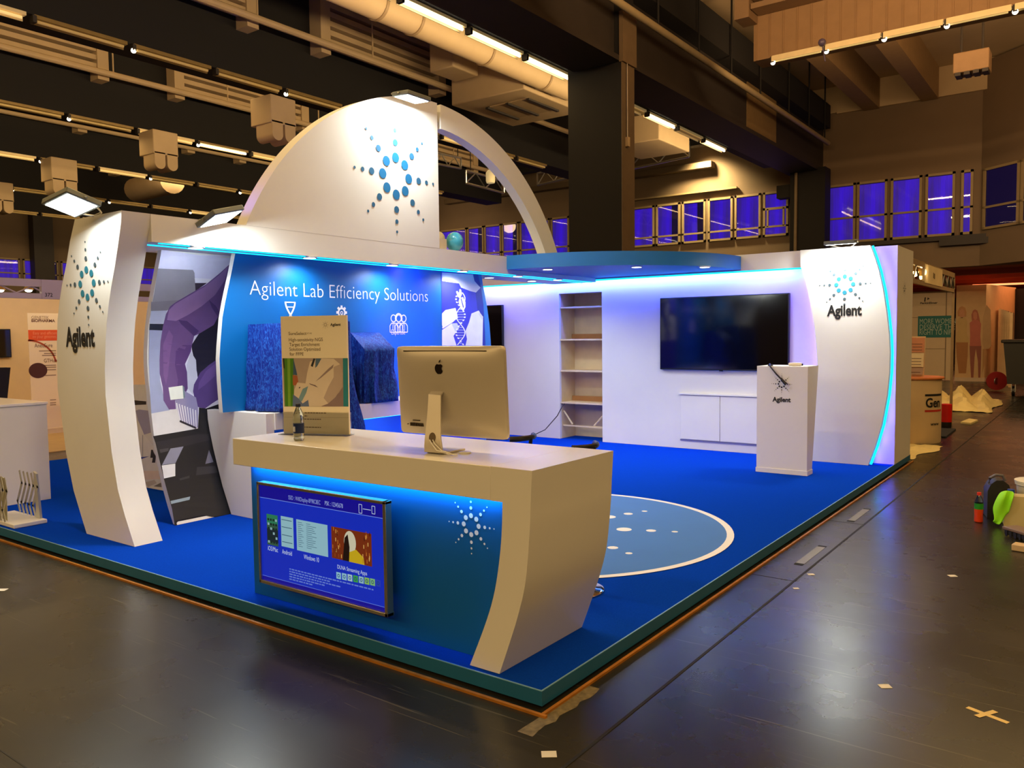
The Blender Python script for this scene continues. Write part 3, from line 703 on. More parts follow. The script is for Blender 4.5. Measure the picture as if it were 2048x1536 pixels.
ui.line(F, (t, zb_t), (W-t, zb_t), .003, .001, E_((120, 150, 245))); ui.line(F, (t, zb_b), (W-t, zb_b), .0025, .001, E_((110, 140, 240)))
wt = E_((205, 220, 245))
p = uv(577, 997); ui.text('SSID : WifiDisplay-8F98C8EC', F, p[0], p[1]-.004, uv(641, 1004)[0]-p[0], .023, .001, E_((150, 165, 230)))
p = uv(650, 1008); ui.text('PSK : 12345678', F, p[0], p[1]-.006, uv(686, 1012)[0]-p[0], .023, .001, E_((170, 185, 240)))
def rect(u0, v0, u1, v1, rgb, w=.001):
    a_ = uv(u0, v0); b_ = uv(u1, v1)
    ui.fpoly(F, [(a_[0], b_[1]), (b_[0], b_[1]), (b_[0], a_[1]), (a_[0], a_[1])], w, E_(rgb))
    return a_, b_
def frect(x0_, z0_, x1_, z1_, rgb, w): ui.fpoly(F, [(x0_, z0_), (x1_, z0_), (x1_, z1_), (x0_, z1_)], w, E_(rgb))
zt_ = (ctrz(534, 1028)+ctrz(563, 1032))/2; zq = (ctrz(535, 1087)+ctrz(563, 1096))/2
xa0, xa1 = uv(534, 1050)[0], uv(556, 1050)[0]
frect(xa0, zq, xa1, zt_, (52, 92, 70), .001); frect(xa0, zt_-.055, xa1, zt_, (44, 128, 92), .0012); frect(xa0, zq+.02, xa1, zt_-.085, (24, 40, 52), .0013)
dx = (xa1-xa0)
for i in range(4):
    for j in range(6):
        frect(xa0+dx*(.08+.23*i), zq+.012+j*.026, xa0+dx*(.24+.23*i), zq+.026+j*.026, ((22, 44, 40) if (i*7+j*3) % 4 else (150, 185, 190)), .0016)
xb0, xb1 = uv(562.5, 1060)[0], uv(587, 1060)[0]
zu, zl = (ctrz(563, 1032)+ctrz(586, 1036))/2, (ctrz(563, 1092)+ctrz(586, 1097))/2
frect(xb0, zl, xb1, zu, (150, 195, 205), .001)
for k, f in enumerate((.1, .34, .6, .83)): frect(xb0+.006, zu-(zu-zl)*f-.004, xb1-.012, zu-(zu-zl)*f, (60, 95, 120), .0014)
xc0, xc1 = uv(593.5, 1070)[0], uv(655.5, 1070)[0]
zu, zl = (ctrz(593.5, 1038.5)+ctrz(655, 1050))/2, (ctrz(594, 1100)+ctrz(656, 1114))/2
frect(xc0, zl, xc1, zu, (150, 195, 208), .001)
for k in range(13):
    z = zu-.014-k*(zu-zl-.03)/13
    frect(xc0+.012, z-.003, xc0+.05+.012*math.sin(k*2.1), z, (80, 115, 135), .0014)
    frect(xc0+.085, z-.003, xc0+.12+.05*abs(math.sin(k*1.3)), z, (80, 115, 135), .0014)
# a plain warm picture in place of the film still
xd0, xd1 = uv(663.5, 1090)[0], uv(743.5, 1090)[0]
zu, zl = (ctrz(663.5, 1052)+ctrz(744, 1068.5))/2, (ctrz(665, 1115)+ctrz(744, 1134))/2
frect(xd0, zl, xd1, zu, (122, 46, 18), .001)
wd, hd = xd1-xd0, zu-zl
ui.disc(F, xd0+wd*.47, zl+hd*.60, wd*.15, hd*.36, .0012, 24, E_((214, 206, 176)))
ui.fpoly(F, [(xd0+wd*.30, zl), (xd0+wd*.82, zl), (xd0+wd*.80, zl+hd*.22), (xd0+wd*.62, zl+hd*.42), (xd0+wd*.45, zl+hd*.30)], .0014, E_((206, 172, 28)))
ui.fpoly(F, [(xd0+wd*.28, zl), (xd0+wd*.44, zl), (xd0+wd*.46, zl+hd*.45), (xd0+wd*.42, zl+hd*.85), (xd0+wd*.34, zl+hd*.72)], .0016, E_((30, 14, 12)))
for k in range(34):
    q1, q2 = random.random(), random.random()
    xx = xd0+wd*(q1*.24 if k % 2 else .76+q1*.22); zz = zl+hd*(.04+q2*.9)
    frect(xx, zz, xx+.006, zz+.02, random.choice([(190, 110, 40), (220, 170, 90), (70, 24, 12), (150, 70, 24)]), .0014)
def cap(s, u0, u1, v, h=.026):
    a_ = uv(u0, v)
    ui.text(s, F, a_[0], a_[1]-h*.5, uv(u1, v)[0]-a_[0], h, .001, wt)
cap('iOS/Mac', 536, 556, 1095.5); cap('Android', 564.5, 584, 1102.5); cap('Windows 10', 608, 638, 1113); cap('DLNA Streaming Apps', 675, 734, 1133, .021)
for i in range(8):
    ux = 677.5+i*11.3; a_ = uv(ux, 1149+i*2.15); col = [(150, 200, 220), (150, 200, 220), (170, 205, 215), (60, 165, 70), (150, 195, 205), (140, 190, 90), (130, 190, 120), (40, 60, 190)][i]
    frect(a_[0]-.018, a_[1]-.024, a_[0]+.018, a_[1]+.012, col, .001)
    ui.ringp(F, a_[0], a_[1]-.006, .006, .010, .0014, 14, E_((20, 70, 130)))
for k, (ln) in enumerate((.68, .32, .40, .30, .18)):
    a_ = uv(579, 1137+k*5.0); xx = a_[0]
    while xx < a_[0]+ln*W*.95 and xx < W-.05:
        wl = .012+.02*random.random(); frect(xx, a_[1]-.005, min(xx+wl, W-.04), a_[1]+.002, (108, 134, 222), .001); xx += wl+.006
a_ = uv(527, 1161); frect(a_[0], a_[1]-.003, a_[0]+.06, a_[1]+.002, (70, 70, 190), .001)
for ux, sc in ((721, 1.15), (747, 1)):
    a_ = uv(ux, 1017.5 if ux < 740 else 1020); 
    ui.pline(F, [(a_[0]-.011, a_[1]-.02*sc), (a_[0]+.011, a_[1]-.02*sc), (a_[0]+.011, a_[1]+.02*sc), (a_[0]-.011, a_[1]+.02*sc), (a_[0]-.011, a_[1]-.02*sc)], .003, .001, wt)
a_, b_ = uv(726, 1018.5), uv(742, 1019.5); zc_ = (a_[1]+b_[1])/2; ui.line(F, (a_[0], zc_), (b_[0], zc_), .003, .001, wt)
ui.build('screen_page', um, scr, smooth=False)
# ================================================================ desktop computer
imac = thing('desktop_computer', 'silver all in one desktop computer seen from behind on the counter', 'computer', (-.78, .33, HC))
bL, bR = PZ(803, 864, 1.129), PZ(1018, 880, 1.129)
Uu = (bR-bL).normalized(); wI = (bR-bL).length*.985
Vv = Vector((0, 0, 1)); Nn = Uu.cross(Vv)      # points to the camera side
Vv = (Vv+Nn*.055).normalized()
F = Fr(bL+Uu*.004, Uu, Vv)
hI = .472; silv = M('anodised_silver', (205, 196, 182), .36, metal=.3, var=.02, scale=3)
nx, ny = 24, 18; vs = []; fs = []
def rr(u, v):      # rounded corners
    r = .022; cu = min(max(u, r), wI-r); cv = min(max(v, r), hI-r); d = math.hypot(u-cu, v-cv)
    if d > r: u = cu+(u-cu)*r/d; v = cv+(v-cv)*r/d
    return u, v
for j in range(ny+1):
    for i in range(nx+1):
        a_, b_ = i/nx, j/ny; a_ = .5-.5*math.cos(math.pi*a_); b_ = .5-.5*math.cos(math.pi*b_)
        u, v = rr(a_*wI, b_*hI)
        e_ = max(0, (1-(2*a_-1)**4)*(1-(2*b_-1)**4)); vs.append(F(u, v, .004+.034*e_**.7))
for j in range(ny):
    for i in range(nx): q = j*(nx+1)+i; fs.append((q, q+1, q+nx+2, q+nx+1))
m = MB(); m.add(vs, fs)
ring = [j for j in range(nx+1)]+[(nx+1)*k+nx for k in range(1, ny+1)]+[(nx+1)*ny+i for i in range(nx-1, -1, -1)]+[(nx+1)*k for k in range(ny-1, 0, -1)]
vb = [vs[i]-F.N*.022 for i in ring]; base = len(vs); m.v += vb; k = len(ring)
for i in range(k): m.f.append([ring[i], base+i, base+(i+1) % k, ring[(i+1) % k]]); m.m.append(0)
m.f.append([base+i for i in range(k)]); m.m.append(0)
shello = m.build('back_shell', silv, imac, ang=40)
m = MB(); m.fbox(F, .02, wI-.02, .02, hI-.02, -.0205, -.018); m.build('front_glass', screenm, imac)
m = MB(); m.fbox(F, wI*.085, wI*.865, hI-.026, hI-.021, .004, .0205); m.build('top_vent', M('vent_dark', (52, 40, 26), .7), shello)
ca = (.452, .60)      # the fruit mark
ap = MB(); cx_, cz_ = wI*.448, hI*.755; s = .031
body = []
for t in range(40):
    q = t/40*2*math.pi; x = math.sin(q); z = math.cos(q)
    r = 1+.10*math.cos(2*q)-.0
    xx = x*.88*(1+.10*z); zz = z*.92
    if abs(x) < .42 and z > 0: zz -= .16*(1-(abs(x)/.42)**2)
    if abs(x) < .26 and z < 0: zz += .09*(1-(abs(x)/.26)**2)
    d = math.hypot(xx-1.02, zz-.08)
    if d < .46: xx = 1.02-math.sqrt(max(0, .46**2-(zz-.08)**2))
    body.append((cx_+xx*s, cz_+zz*s))
ap.fpoly(F, body, .0392); ap.fpoly(F, [(cx_+.0*s, cz_+1.0*s), (cx_+.06*s, cz_+1.32*s), (cx_+.42*s, cz_+1.62*s), (cx_+.40*s, cz_+1.28*s)], .0392)
ap.build('fruit_emblem', M('emblem_black', (24, 14, 12), .3, var=0), shello)
m = MB()
for i in range(8): m.fbox(F, wI*.13+i*.0118, wI*.13+i*.0118+.0062, .045, .063, .025, .0335)
m.fbox(F, wI*.10, wI*.107, .052, .056, .025, .033); m.fbox(F, wI*.16, wI*.23, .075, .079, .03, .0355); m.build('ports', M('vent_dark', (52, 40, 26), .7), shello)
fc = Z_ = PZ(865, 908, HC+.004)
m = MB(); st = silv
top = F(wI*.432, hI*.50, .034); w2 = .084; Uf = Uu; Bf = -Nn
nk = [(top+F.N*.02, w2), (top+F.N*.028-Vector((0, 0, .03)), w2)]
foot = PZ(867, 906, HC+.006)
P0 = top+F.N*.012
path = [P0, P0+F.N*.022-Vector((0, 0, .012)), P0.lerp(foot, .35)+F.N*.016, P0.lerp(foot, .75)+F.N*.012, foot+Vector((0, 0, .035)), foot+Vector((0, 0, .006)), foot-Nn*.02, foot-Nn*.19]
wid = [.082, .084, .088, .104, .116, .118, .120, .120]
vs = []; fs = []
for i, (p_, w_) in enumerate(zip(path, wid)):
    d = (path[min(i+1, len(path)-1)]-path[max(i-1, 0)]).normalized(); nrm = Uu.cross(d).normalized()*.005
    for sg, sn in ((-1, 1), (1, 1), (1, -1), (-1, -1)): vs.append(p_+Uu*(sg*w_/2)+nrm*sn)
for i in range(len(path)-1):
    for k in range(4): fs.append((4*i+k, 4*i+(k+1) % 4, 4*i+4+(k+1) % 4, 4*i+4+k))
fs += [(3, 2, 1, 0), tuple(range(len(vs)-4, len(vs)))]
m.add(vs, fs); m.build('stand', silv, imac, bevel=.003, ang=30)
hc_ = P0.lerp(foot, .74)+F.N*.0185
m = MB(); Fh = Fr(hc_, Uu, (foot-P0).normalized()*-1); m.disc(Fh, 0, 0, .022, .026, .0005, 24); m.build('cable_hole', M('hole_shade', (96, 78, 50), .6), imac)
for k in (0, 1):
    m = MB(); s0 = hc_-Uu*(.012-.02*k)-Vector((0, 0, .012))
    m.tube([s0-F.N*.02, s0+F.N*.006, s0+F.N*.022+Uu*.025-Vector((0, 0, .014)), s0+F.N*.030+Uu*(.065+.012*k)-Vector((0, 0, .045)), Vector((s0+F.N*.03+Uu*(.092+.012*k)).to_tuple()[:2]+(HC+.022,)), Vector((s0+F.N*.0+Uu*(.118+.008*k)).to_tuple()[:2]+(HC+.005,)), Vector((s0-F.N*.01+Uu*(.145)).to_tuple()[:2]+(HC+.005,))], .0032, 8)
    tag(m.build('white_cable', white2), ['white cable through the stand of the computer, the inner one', 'white cable through the stand of the computer, the outer one'][k], 'cable', 'cables of the desktop computer')
p = PZ(930, 906, HC)
m = MB(); m.lathe([(.030, 0), (.033, .002), (.033, .005), (.028, .007)], (p.x, p.y, HC), 28)
tag(m.build('cable_grommet', white2), 'white round cable grommet set in the counter top beside the computer', 'grommet')
# ================================================================ water bottle
p = PZ(598, 881, HC)
bt = thing('water_bottle', 'clear plastic water bottle with dark blue label on the counter', 'bottle', (p.x, p.y, HC))
glass = M('clear_plastic', (235, 245, 240), .04, var=0, trans=1, spec=.5)
prof = [(.020, 0), (.028, .003), (.031, .012), (.029, .022), (.031, .032), (.0315, .07), (.0315, .118), (.031, .135), (.026, .160), (.017, .184), (.0125, .194), (.0125, .203)]
m = MB(); m.lathe(prof, (p.x, p.y, HC), 28); m.build('bottle_body', glass, bt, ang=50)
m = MB(); m.lathe([(.0322, .045), (.0322, .103)], (p.x, p.y, HC), 28); m.build('label_sleeve', M('label_navy', (14, 34, 82), .35, var=.1), bt)
m = MB()
for i in range(5): m.add([(p.x+.0330*math.sin(a_), p.y-.0330*math.cos(a_), HC+z_) for a_, z_ in ((.2+.13*i-.55, .055), (.27+.13*i-.55, .055), (.27+.13*i-.55, .085), (.2+.13*i-.55, .085))], [(0, 1, 2, 3)])
m.build('label_print', printwhite, bt)
m = MB(); m.lathe([(.0145, .199), (.0148, .203), (.0148, .214), (.0135, .2165)], (p.x, p.y, HC), 20); m.build('cap', M('cap_navy', (16, 30, 66), .4), bt)
# ================================================================ printed poster stand
A_, B_ = Vector((-2.174, .341, HC)), Vector((-1.756, .503, HC))
po = thing('printed_sign', 'tall cream printed sign with a lab coat photo standing on the counter', 'sign', ((A_.x+B_.x)/2, (A_.y+B_.y)/2, HC))
Uu2 = (B_-A_).normalized(); F = Fr(A_, Uu2, (0, 0, 1)); Wp = (B_-A_).length; Hp_ = .735
m = MB(); m.fbox(F, 0, Wp, .006, Hp_, -.018, 0); m.build('board', M('poster_paper', (246, 236, 214), .5, var=.01), po)
poo = po.children[-1] if po.children else po
m = MB(); m.fbox(F, -.012, Wp+.012, 0, .006, -.05, .05); m.fbox(F, -.004, Wp+.004, .006, .14, .002, .005); m.fbox(F, -.004, Wp+.004, .006, .14, -.024, -.021)
m.build('acrylic_holder', M('clear_acrylic', (235, 242, 236), .05, var=0, trans=1, spec=.4, alpha=.35), po)
mats = []; m = MB()
def pu(u, v):
    n_ = F.N; d = ray(u, v); t_ = (A_-CAM).dot(n_)/d.dot(n_); q_ = CAM+d*t_-A_
    return (q_.dot(F.U), q_.z)
def P3(rgb, pts, w):
    mt = pmat(rgb)
    if mt not in mats: mats.append(mt)
    m.fpoly(F, [pu(*p_) for p_ in pts], w, mats.index(mt))
def c5(x, y): return (540+x*.18232, 610+y*.18232)      # a crop used while measuring
P3((176, 158, 150), [c5(135, 583), c5(855, 583), c5(862, 1115), c5(155, 1115)], .0006)
P3((70, 132, 24), [c5(150, 586), c5(262, 586), c5(262, 1112), c5(165, 1112)], .0010)
P3((120, 170, 50), [c5(190, 586), c5(222, 586), c5(228, 1112), c5(200, 1112)], .0012)
P3((40, 50, 30), [c5(140, 586), c5(158, 586), c5(165, 700), c5(150, 690)], .0013)
P3((30, 130, 150), [c5(800, 583), c5(853, 583), c5(860, 1113), c5(806, 1113)], .0010)
P3((60, 90, 130), [c5(258, 586), c5(270, 640), c5(290, 720), c5(300, 770), c5(255, 765)], .0012)
P3((170, 96, 60), [c5(250, 768), c5(300, 775), c5(312, 840), c5(285, 880), c5(252, 880)], .0013)
P3((222, 208, 194), [c5(440, 620), c5(560, 586), c5(700, 590), c5(770, 650), c5(800, 760), c5(790, 900), c5(720, 1010), c5(640, 1080), c5(560, 1112), c5(300, 1112), c5(262, 1040), c5(268, 930), c5(300, 850), c5(390, 860), c5(410, 740)], .0014)
P3((186, 168, 160), [c5(700, 680), c5(770, 650), c5(800, 760), c5(790, 900), c5(720, 1010), c5(640, 1080), c5(590, 1020), c5(640, 900), c5(700, 790)], .0017)
P3((150, 132, 134), [c5(640, 700), c5(700, 650), c5(690, 690), c5(560, 800), c5(500, 840)], .0018)
P3((120, 100, 104), [c5(430, 858), c5(500, 880), c5(530, 905), c5(500, 895), c5(440, 870)], .0018)
P3((140, 120, 124), [c5(560, 1112), c5(640, 1080), c5(760, 960), c5(800, 900), c5(806, 1112)], .0016)
P3((34, 36, 46), [c5(478, 586), c5(500, 590), c5(470, 680), c5(448, 668)], .0018)
P3((80, 110, 140), [c5(505, 586), c5(565, 588), c5(520, 670), c5(498, 690), c5(500, 620)], .0018)
P3((120, 158, 176), [c5(360, 920), c5(420, 890), c5(400, 960), c5(350, 1060), c5(310, 1040)], .0018)
P3((96, 116, 160), [c5(255, 980), c5(310, 1020), c5(360, 1080), c5(420, 1040), c5(430, 1112), c5(250, 1112)], .0019)
P3((30, 30, 40), [c5(320, 903), c5(336, 896), c5(330, 912), c5(318, 916)], .0019)
P3((206, 190, 160), [c5(155, 1228), c5(865, 1236), c5(865, 1239), c5(155, 1231)], .0008)
m.build('printed_photo', mats, poo, smooth=False)
dk = M('print_brown', (92, 70, 46), .6, var=0)
def PT(s, x0_, x1_, y, h, bold=0.0, mi=0):
    m = MB(); a_ = pu(*c5(x0_, y)); b_ = pu(*c5(x1_, y)); m.text(s, F, a_[0], a_[1], b_[0]-a_[0], h, .001, mi, bold); m.build('lettering', [dk, ink], poo)
PT('SureSelect', 205, 400, 330, .019); PT('XT HS', 402, 458, 318, .008)
PT('High-sensitivity NGS', 208, 580, 400, .0205); PT('Target Enrichment', 213, 546, 452, .0205); PT('Solution Optimized', 214, 553, 503, .0205); PT('for FFPE', 217, 370, 556, .0205)
PT('Agilent', 662, 776, 230, .017, .025, 1)
m = MB()
for y, x0_, x1_ in ((1181, 380, 620), (1216, 378, 415), (1250, 376, 560), (1338, 380, 560)):
    a_, b_ = pu(*c5(x0_, y)), pu(*c5(x1_, y)); x_ = a_[0]
    while x_ < b_[0]: wl = random.uniform(.006, .018); m.fpoly(F, [(x_, a_[1]-.003), (min(x_+wl, b_[0]), a_[1]-.003), (min(x_+wl, b_[0]), a_[1]+.002), (x_, a_[1]+.002)], .001); x_ += wl+.004
m.build('small_print', [dk, ink], poo)
a_ = pu(*c5(607, 217)); m = MB(); m.spark(F, a_[0], a_[1], .0082, .001, 0, n=8); m.build('spark_logo', dk, poo)
# ================================================================ stools behind the counter
def stool(loc, label):
    r = thing('bar_stool', label, 'stool', loc, 'bar stools behind the counter'); x, y, z = loc
    m = MB(); m.lathe([(.21, 0), (.21, .006), (.19, .014), (.06, .028), (.03, .05)], loc, 32); m.build('foot_disc', chrome, r)
    m = MB(); m.cyl((x, y, z+.03), (x, y, z+.68), .022); m.build('column', chrome, r)
    m = MB(); m.lathe([(.05, .66), (.17, .70), (.19, .735), (.18, .77), (.1, .785)], loc, 28); m.build('seat', blackp, r)
    m = MB(); m.tube([(x+.17*math.cos(t*.2-.9), y+.17*math.sin(t*.2-.9)*1, z+.90) for t in range(10)], .018, 8)
    m.tube([(x+.165, y, z+.75), (x+.18, y, z+.90)], .012, 6); m.build('backrest', blackp, r)
stool((-.66, 1.28, HP), 'black bar stool with chrome disc foot behind the right end of the counter')
stool((-1.22, 1.42, HP), 'black bar stool behind the counter, nearly hidden by the computer')
# ================================================================ balloons
def balloon(c, r, mt, label):
    o = thing('balloon', label, 'balloon', (c[0], c[1], c[2]-r*1.25), 'balloons on the beam')
    m = MB(); m.ball(c, r, r, r*1.12, 20, 14); m.build('skin', mt, o, ang=80)
    m = MB(); m.cyl((c[0], c[1], c[2]-r*1.1), (c[0], c[1], c[2]-r*1.24), .006, .014, 10); m.build('knot', mt, o)
balloon((-4.10, 4.30, 2.735), .101, M('balloon_blue', (70, 168, 205), .15, var=.02, spec=.6), 'light blue balloon on the beam at the foot of the sail wall')
balloon((-4.24, 4.17, 2.76), .085, M('balloon_white', (240, 238, 225), .2, var=.02), 'white balloon half behind the sail wall beside the blue one')
m = MB(); m.box(-4.20, -4.08, 4.02, 4.14, ZT, 2.75)
tag(m.build('cardboard_carton', white, bevel=.004), 'small white carton on the beam next to the balloons', 'box')
# ================================================================ floodlights
def flood(c, d, wd, hd, label, power, arm, ang=100, aim=None):
    """c centre of the lit face, d direction it shines"""
    d = Vector(d).normalized(); c = Vector(c)
    o = thing('floodlight', label, 'floodlight', c, 'floodlights of the stand')
    Uf = Vector((0, 1, 0)) if abs(d.x) > abs(d.y) else Vector((1, 0, 0))
    Uf = (Uf-d*Uf.dot(d)).normalized(); Vf = d.cross(Uf)
    Ff = Fr(c, Uf, Vf)
    sg = 1 if Ff.N.dot(d) > 0 else -1
    if sg < 0: Ff.V = -Ff.V; Ff.N = Ff.U.cross(Ff.V)
    m = MB(); m.fbox(Ff, -wd/2, wd/2, -hd/2, hd/2, -.045, 0); m.build('housing', M('grey_cast', (120, 125, 120), .45, metal=.4), o, bevel=.008)
    m = MB(); m.fbox(Ff, -wd/2+.022, wd/2-.022, -hd/2+.022, hd/2-.022, .0005, .003); m.build('lit_face', floodon, o)
    m = MB(); q1 = c-Ff.N*.02; a_, b_ = q1+Ff.U*(wd/2+.012), q1-Ff.U*(wd/2+.012); e1 = Vector(arm)
    m.tube([a_, a_.lerp(e1+Ff.U*.06, .8), e1+Ff.U*.05, e1-Ff.U*.05, b_.lerp(e1-Ff.U*.06, .8), b_], .007, 6); m.build('bracket', steel, o)
    l = area('flood_beam', c+Ff.N*.006, wd-.05, hd-.05, power, (.94, 1, .96), Ff.N, o)
    l.rotation_euler = Matrix((Ff.U, Ff.V, Ff.N)).transposed().to_euler() if False else Ff.N.to_track_quat('-Z', 'Y').to_euler()
flood((-4.19, .06, 2.645), (.16, -.30, -1), .36, .26, 'lit floodlight on an arm above the top of the curved column', 10, (-4.3, .31, 2.62))
flood((-3.70, .98, 2.60), (.34, .30, -1), .30, .26, 'lit floodlight hanging over the beam between column and sail wall', 34, (-3.93, .98, 2.62))
flood((-3.72, 3.22, 4.035), (-.06, 0, -1), .34, .22, 'lit floodlight at the crest of the sail wall', 38, (-3.95, 3.22, 4.12))
flood((-.53, 6.98, 2.66), (0, .1, -1), .34, .2, 'lit floodlight on the top edge of the right emblem panel', 28, (-.53, 7.2, 2.64))
# ================================================================ left side of the stand
lc = thing('side_counter', 'plain white box counter at the left edge of the blue stage', 'counter', (-7.5, .4, HP))
m = MB(); m.box(-8.6, -6.465, .05, .82, HP, 1.028); m.build('carcass', white, lc)
m = MB(); m.box(-8.61, -6.455, .04, .83, 1.029, 1.055); m.build('worktop', white2, lc, bevel=.003)
pc = thing('printed_counter', 'white panel printed with a violet pipette and lab pictures behind the column', 'panel', (-6.1, 1.72, HP))
m = MB(); m.box(-6.42, -5.30, 1.68, 1.72, HP, 1.07); m.build('board', white, pc)
mats = []; m = MB(); YG = 1.678
def P4(rgb, pts, w):
    mt = pmat(rgb)
    if mt not in mats: mats.append(mt)
    m.poly([PY(255+x*.1627, 740+y*.1627, YG-w) for x, y in pts], mats.index(mt))
P4((214, 216, 222), [(40, 180), (260, 180), (460, 1420), (170, 1420)], .0005)
P4((30, 26, 24), [(60, 370), (230, 385), (230, 425), (70, 432)], .001)
P4((150, 150, 185), [(100, 500), (140, 485), (260, 500), (290, 780), (205, 795), (130, 620)], .001)
P4((206, 208, 216), [(205, 795), (290, 770), (340, 950), (290, 905)], .0012)
P4((30, 60, 160), [(160, 1072), (270, 1060), (170, 1095)], .001)
P4((60, 90, 110), [(185, 800), (190, 800), (190, 1070), (185, 1070)], .001)
P4((26, 26, 30), [(290, 980), (310, 980), (325, 1020), (350, 1060), (340, 1140), (300, 1140), (310, 1080), (280, 1080)], .0012)
P4((120, 116, 116), [(320, 1430), (410, 1385), (420, 1440)], .001)
P4((190, 184, 180), [(220, 1380), (330, 1350), (360, 1390), (250, 1440)], .001)
P4((220, 205, 200), [(190, 1240), (380, 1240), (400, 1340), (210, 1350)], .0009)
m.build('printed_photo', mats, pc, smooth=False)
# folded literature rack
rk = thing('literature_rack', 'folded silver zigzag literature rack standing at the front edge of the stage', 'rack', (-5.62, .16, HP))
m = MB(); m.box(-6.0, -5.36, .035, .30, HP, HP+.035); m.build('base_tray', white, rk, bevel=.006)
galv = M('satin_aluminium', (205, 205, 200), .35, metal=.55, var=.05)
for k, yy in enumerate((.05, .285)):
    for i in range(5):
        m = MB(); x = -5.93+i*.085+.02*k
        z0_ = HP+.05; pts = [(x+.055, z0_), (x+.015, z0_+.085), (x+.12, z0_+.26), (x+.085, z0_+.36)]
        Fk = Fr((0, yy-.004*i, 0), (1, 0, 0), (0, 0, 1))
        for a_, b_ in zip(pts, pts[1:]):
            a_ = Vector(a_); b_ = Vector(b_); d = (b_-a_).normalized(); e_ = Vector((-d.y, d.x))*.016
            m.prism([Fk(*(a_-e_-d*.01)), Fk(*(b_-e_+d*.01)), Fk(*(b_+e_+d*.01)), Fk(*(a_+e_-d*.01))], (0, .003, 0))
        m.build('scissor_arm', galv, rk)
for i in range(4):
    m = MB(); x = -5.99+i*.115; m.prism([(x, .06, HP+.05), (x+.01, .06, HP+.42), (x+.105, .06, HP+.39), (x+.095, .06, HP+.04)], (0, .004, 0)); m.build('pocket_tray', M('clear_tray', (215, 212, 188), .3, var=.1), rk)
m = MB(); m.prism([(-5.50, .27, HP+.035), (-5.52, .27, HP+.44), (-5.475, .27, HP+.42), (-5.43, .27, HP+.035)], (0, .02, 0)); m.build('end_plate', galv, rk)
# ================================================================ hall shell
def floor_mat():
    m = bpy.data.materials.new('hall_floor'); m.use_nodes = True; nt = m.node_tree; N = nt.nodes; b = N['Principled BSDF']; K = nt.links.new
    tc = N.new('ShaderNodeTexCoord')
    n1 = N.new('ShaderNodeTexNoise'); n1.inputs['Scale'].default_value = .7; n1.inputs['Detail'].default_value = 8; n1.inputs['Roughness'].default_value = .62
    K(tc.outputs['Object'], n1.inputs['Vector'])
    r1 = N.new('ShaderNodeValToRGB'); r1.color_ramp.elements[0].position = .34; r1.color_ramp.elements[1].position = .68
    r1.color_ramp.elements[0].color = (*L3((25, 23, 17)), 1); r1.color_ramp.elements[1].color = (*L3((44, 41, 31)), 1)
    K(n1.outputs['Fac'], r1.inputs['Fac'])
    def scratch(rot, sc, lo, hi):
        mp = N.new('ShaderNodeMapping'); mp.inputs['Rotation'].default_value = (0, 0, rot); mp.inputs['Scale'].default_value = sc
        K(tc.outputs['Object'], mp.inputs['Vector'])
        n = N.new('ShaderNodeTexNoise'); n.inputs['Scale'].default_value = 1; n.inputs['Detail'].default_value = 3; n.inputs['Distortion'].default_value = .25
        K(mp.outputs['Vector'], n.inputs['Vector'])
        r = N.new('ShaderNodeValToRGB'); r.color_ramp.elements[0].position = lo; r.color_ramp.elements[1].position = hi
        r.color_ramp.elements[0].color = (0, 0, 0, 1); r.color_ramp.elements[1].color = (1, 1, 1, 1)
        K(n.outputs['Fac'], r.inputs['Fac']); return r.outputs['Color']
    a = scratch(.5, (1.2, 46, 1), .67, .72); c = scratch(-.9, (1.0, 60, 1), .69, .74); d = scratch(2.2, (2.5, 38, 1), .70, .75)
    mx = N.new('ShaderNodeMath'); mx.operation = 'ADD'; K(a, mx.inputs[0]); K(c, mx.inputs[1])
    my = N.new('ShaderNodeMath'); my.operation = 'ADD'; my.use_clamp = True; K(mx.outputs[0], my.inputs[0]); K(d, my.inputs[1])
    ms = N.new('ShaderNodeMath'); ms.operation = 'MULTIPLY'; ms.inputs[1].default_value = .45; K(my.outputs[0], ms.inputs[0])
    mc = N.new('ShaderNodeMix'); mc.data_type = 'RGBA'; mc.inputs[7].default_value = (*L3((104, 98, 80)), 1)
    K(ms.outputs[0], mc.inputs[0]); K(r1.outputs['Color'], mc.inputs[6]); K(mc.outputs[2], b.inputs['Base Color'])
    n2 = N.new('ShaderNodeTexNoise'); n2.inputs['Scale'].default_value = 2.3; n2.inputs['Detail'].default_value = 7; K(tc.outputs['Object'], n2.inputs['Vector'])
    mr = N.new('ShaderNodeMapRange'); mr.inputs[3].default_value = .20; mr.inputs[4].default_value = .36; K(n2.outputs['Fac'], mr.inputs[0])
    K(mr.outputs[0], b.inputs['Roughness'])
    bp = N.new('ShaderNodeBump'); bp.inputs['Strength'].default_value = .025; bp.inputs['Distance'].default_value = .01
    K(my.outputs[0], bp.inputs['Height']); K(bp.outputs['Normal'], b.inputs['Normal'])
    b.inputs['Specular IOR Level'].default_value = .38
    return m
m = MB(); m.box(-40, 12, -18, 48, -.2, 0); struct(m.build('floor', floor_mat()), 'dark scuffed polished concrete hall floor', 'floor')
joint = M('joint_black', (10, 9, 8), .8, var=.2)
m = MB(); m.box(.330, .345, -8, 24, 0, .002); struct(m.build('trim_1', joint), 'long dark expansion joint in the floor right of the stage', 'floor joint')
m = MB(); m.box(.075, .30, -.55, -.54, 0, .0015); m.box(-3, .07, -1.55, -1.545, 0, .0015); m.box(.05, .33, 2.48, 2.485, 0, .0015); m.box(.05, .33, 4.4, 4.405, 0, .0015)
struct(m.build('trim_2', M('seam_brown', (36, 33, 27), .7)), 'thin cross seams in the floor beside the stage', 'floor joint')
